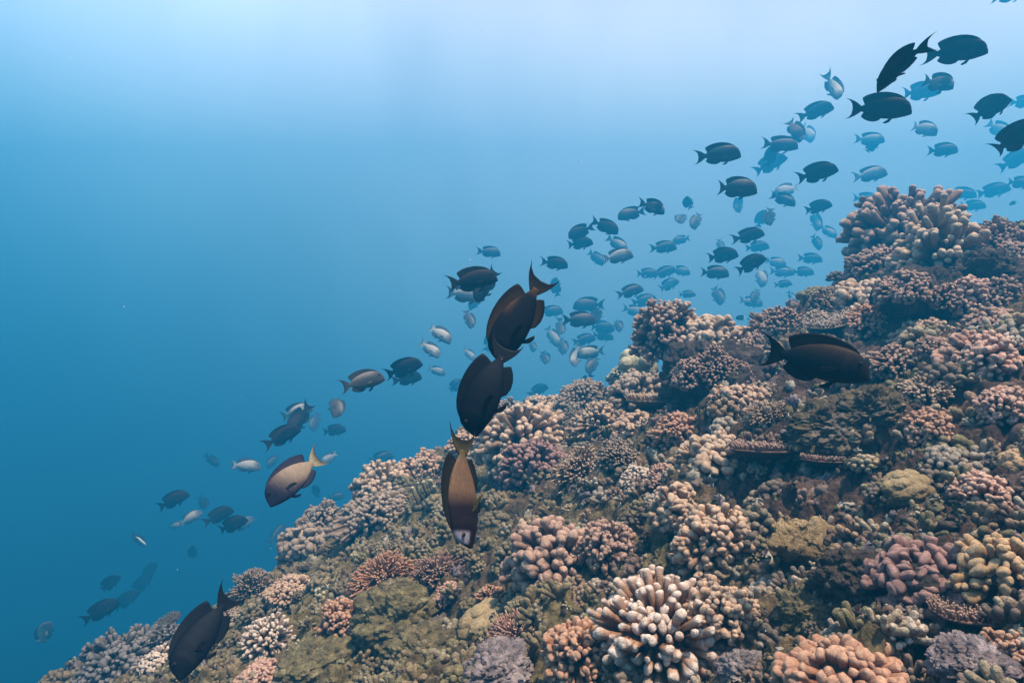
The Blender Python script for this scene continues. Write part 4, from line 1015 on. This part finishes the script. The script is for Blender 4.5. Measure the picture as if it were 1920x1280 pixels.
 (880, 664, 34, -45, 'R', 25, 'pale', 1.4, 'little pale ghostly fish between the three pale ones and the golden fish', {}),
 (920, 638, 46, 65, 'R', 30, 'pale', 1.6, 'ghostly pale fish behind the edge of the golden-tailed fish', {}),
 (1184, 401, 54, 190, 'L', 12, 'grey', 1.05, 'grey fish heading left, nose away from a dark triangular one', {}),
 (1224, 388, 60, -22, 'R', 45, 'brown', .95, 'dark triangular-looking fish turning towards the camera with yellowish brow', {}),
 (1089, 434, 54, 200, 'L', 12, 'dark', 1.0, 'dark fish heading left in the ring of fish', {}),
 (1086, 457, 52, 8, 'R', 15, 'dark', 1.05, 'brown fish at the bottom of the dark pair in the ring of fish', {}),
 (1135, 425, 56, -22, 'R', 25, 'dark', 1.0, 'dark domed fish at the top of the ring of fish', {}),
 (1157, 457, 48, -35, 'R', 25, 'pale', 1.15, 'pale fish turning down in the ring of fish', {}),
 (1117, 483, 42, -40, 'R', 15, 'grey', 1.45, 'faint fish closing the lower side of the ring of fish', {}),
 (1157, 481, 60, 8, 'R', 5, 'pale', 1.1, 'large pale fish at the lower right of the ring', {}),
 (1213, 513, 42, 0, 'R', 8, 'grey', 1.45, 'faint grey fish, first of three overlapping in a row', {}),
 (1245, 511, 46, 15, 'R', 8, 'grey', 1.4, 'faint grey fish, middle of three overlapping in a row', {}),
 (1275, 508, 40, -12, 'R', 10, 'pale', 1.4, 'faint pale fish, last of three overlapping in a row', {}),
 (1181, 547, 52, 16, 'R', 8, 'grey', 1.15, 'grey fish rising with spread tail above two faint ones', {}),
 (1207, 564, 50, 10, 'R', 8, 'grey', 1.5, 'faint large fish left of the tall coral head', {}),
 (1189, 583, 46, -18, 'R', 10, 'pale', 1.4, 'faint pale fish low left of the tall coral head', {}),
 (1043, 540, 42, 100, 'R', 20, 'grey', 1.6, 'faint fish behind the golden tail', {}),
 (1105, 572, 62, 182, 'L', 8, 'grey', 1.45, 'faint broad fish heading left at the top of the hazy cluster', {}),
 (1085, 600, 66, 0, 'R', 5, 'grey', 1.2, 'grey fish with pale back in the hazy cluster', {}),
 (1120, 588, 46, 265, 'L', 45, 'dark', 1.15, 'dark fish seen narrow and upright in the hazy cluster', {}),
 (1033, 584, 46, 5, 'R', 8, 'grey', 1.7, 'hardly visible fish right beside the anal fin of the golden-tailed one', {}),
 (1050, 614, 42, -85, 'R', 48, 'grey', 1.2, 'narrow dark grey fish hanging upright left of the hazy cluster', {}),
 (1036, 630, 46, -58, 'R', 25, 'pale', 1.55, 'pale faint fish slanting down left of the hazy cluster', {}),
 (1054, 648, 46, -75, 'R', 48, 'grey', 1.4, 'narrow faint fish pointing down under the upright grey one', {}),
 (1127, 614, 52, -5, 'R', 8, 'grey', 1.55, 'faint fish under the dark upright one of the hazy cluster', {}),
 (1130, 630, 42, -8, 'R', 8, 'grey', 1.65, 'faintest fish at the lower side of the hazy cluster', {}),
 (1095, 637, 46, 12, 'R', 10, 'grey', 1.65, 'faint fish between the hazy cluster and the pale-backed trio', {}),
 (1158, 609, 40, -65, 'R', 52, 'grey', 1.45, 'thin sliver-like fish near the tall coral head', {}),
 (1080, 667, 48, 255, 'L', 25, 'pale', 1.1, 'fish with pale patch heading down, in a trio over the ridge', {}),
 (1108, 661, 54, 188, 'L', 10, 'pale', 1.05, 'white-backed fish with dark tail heading left, in a trio over the ridge', {}),
 (1112, 682, 46, 238, 'L', 15, 'grey', 1.1, 'grey fish diving lowest in the trio over the ridge', {}),
 (1099, 717, 46, 238, 'L', 20, 'dark', 1.1, 'dark fish sinking behind the ridge corals', {}),
 (1009, 731, 42, 25, 'R', 10, 'grey', 1.3, 'grey fish rising just above the ridge corals', {}),
 (1021, 669, 42, -72, 'R', 52, 'grey', 1.5, 'thin faint fish pointing down right of the large black fish', {}),
 (998, 648, 30, -70, 'R', 40, 'grey', 1.7, 'tiny faint fish between golden and black fish', {}),
 # left trail
 (678, 716, 86, 14, 'R', 6, 'grey', .95, 'grey fish with orange-grey face in the trail, nose to the next tail', {}),
 (755, 692, 76, 22, 'R', 6, 'dark', 1.05, 'brown-grey fish with rising body at the head of the trail pair', {}),
 (764, 710, 58, 12, 'R', 15, 'black', .95, 'black fish under the belly of the rising brown-grey one', {}),
 (630, 757, 64, -86, 'R', 48, 'grey', 1.05, 'narrow grey fish hanging head down beside the trail', {}),
 (554, 773, 64, 18, 'R', 8, 'pale', 1.1, 'grey fish with pale flank crossing over a dark diving one', {}),
 (562, 785, 70, 236, 'L', 12, 'dark', 1.15, 'dark diving fish crossed by the pale-flanked grey one', {}),
 (528, 818, 72, 26, 'R', 5, 'dark', 1.05, 'dark fish rising at the low end of the crossing trio', {}),
 (591, 789, 46, 252, 'L', 25, 'grey', 1.35, 'faint grey fish with tail up beside the crossing trio', {}),
 (626, 807, 46, 6, 'R', 15, 'dark', 1.1, 'small dark fish level, alone below the hanging grey one', {}),
 (513, 863, 36, 228, 'L', 20, 'grey', 1.35, 'small faint fish above the back of the tan fish', {}),
 (618, 858, 40, 212, 'L', 15, 'pale', 1.4, 'small pale ghostly fish behind the yellowish tail', {}),
 (713, 860, 52, 18, 'R', 15, 'grey', 1.5, 'faint dark fish skimming the ridge above the pale dome', {}),
 (592, 921, 32, 110, 'L', 38, 'dark', 1.15, 'small dark fish nose up below the tan fish', {}),
 (631, 931, 32, 5, 'R', 10, 'grey', 1.7, 'barely visible fish at the ridge below the tan fish', {}),
 (397, 863, 36, -42, 'R', 30, 'dark', 1.15, 'small dark fish nosing down, highest at the low end of the shoal', {}),
 (460, 873, 56, -8, 'R', 5, 'pale', 1.1, 'pale fish with dark tail, level behind the tan fish head', {}),
 (521, 1001, 48, 42, 'R', 15, 'grey', 1.4, 'faint fish rising close to the ridge edge', {}),
 (323, 938, 62, 22, 'R', 15, 'dark', 1.1, 'dark fish nose up, first of the scattered lower shoal', {}),
 (381, 943, 40, -65, 'R', 45, 'dark', 1.15, 'thin dark fish pointing down in the scattered lower shoal', {}),
 (356, 971, 46, 26, 'R', 12, 'pale', 1.05, 'pale whitish fish rising, larger of a whitish pair', {}),
 (328, 985, 30, 5, 'R', 10, 'pale', 1.05, 'smaller whitish fish at the tail of the other', {}),
 (409, 967, 58, 24, 'R', 6, 'dark', 1.05, 'dark fish rising, upper of two overlapping dark ones', {}),
 (434, 985, 62, 22, 'R', 6, 'dark', 1.05, 'dark fish rising, lower of two overlapping dark ones', {}),
 (454, 983, 46, 28, 'R', 8, 'pale', 1.25, 'pale fish hidden behind the lower rising dark one', {}),
 (260, 1012, 36, -48, 'R', 25, 'striped', .95, 'slim blue-black fish with white stripe along its back', dict(deep=.62, name='wrasse')),
 (362, 1037, 36, 100, 'R', 35, 'dark', 1.05, 'small dark fish below the whitish pair', {}),
 (203, 1096, 52, 38, 'R', 25, 'black', 1.15, 'dark round fish just above the chain of four', {}),
 (280, 1073, 44, 62, 'R', 25, 'black', 1.35, 'dim blue fish at the top of the chain of four', {}),
 (265, 1096, 52, 48, 'R', 10, 'black', 1.35, 'dim blue fish second from the top of the chain of four', {}),
 (235, 1126, 54, 32, 'R', 10, 'black', 1.25, 'dim blue fish third from the top of the chain of four', {}),
 (187, 1146, 68, 24, 'R', 5, 'black', 1.15, 'dark fish with spread tail at the low end of the chain of four', {}),
 (83, 1188, 62, 75, 'R', 55, 'pale', 1.2, 'round fish with pale yellowish side and dark rim, lowest in open water', {}),
]
for (u, v, L, hd, fc, yw, kd, far, lab, kw) in FISH: fish(u, v, L, hd, fc, yw, kd, far, lab, **kw)

# ------------------------------------------------------------------ drifting specks in the water
def make_specks():
    rng = np.random.default_rng(9); n = 600
    y = rng.uniform(.5, 4.5, n); x = rng.uniform(-.8, .8, n) * y; z = rng.uniform(-.5, .5, n) * y
    ok = z > H1(x, y) + .03; x, y, z = x[ok], y[ok], z[ok]
    bv, bf, _ = ball(5, 4, rng, [])
    V, Q3, Q4 = [], {}, None
    for i in range(len(x)):
        s = .0004 * rng.uniform(.35, 1.25) ** 2
        V.append(bv * s * rng.uniform(.6, 1.5, 3) + [x[i], y[i], z[i]])
        for f in bf: Q3.setdefault(np.asarray(f).shape[1], []).append(np.asarray(f) + i * len(bv))
    me = mesh_from('drifting_specks', np.concatenate(V), [np.concatenate(q) for q in Q3.values()])
    q = Nodes('plankton'); q.b.inputs['Base Color'].default_value = (.8, .8, .78, 1)
    o = link('drifting_specks', me, q.m); o['kind'] = 'stuff'
make_specks()
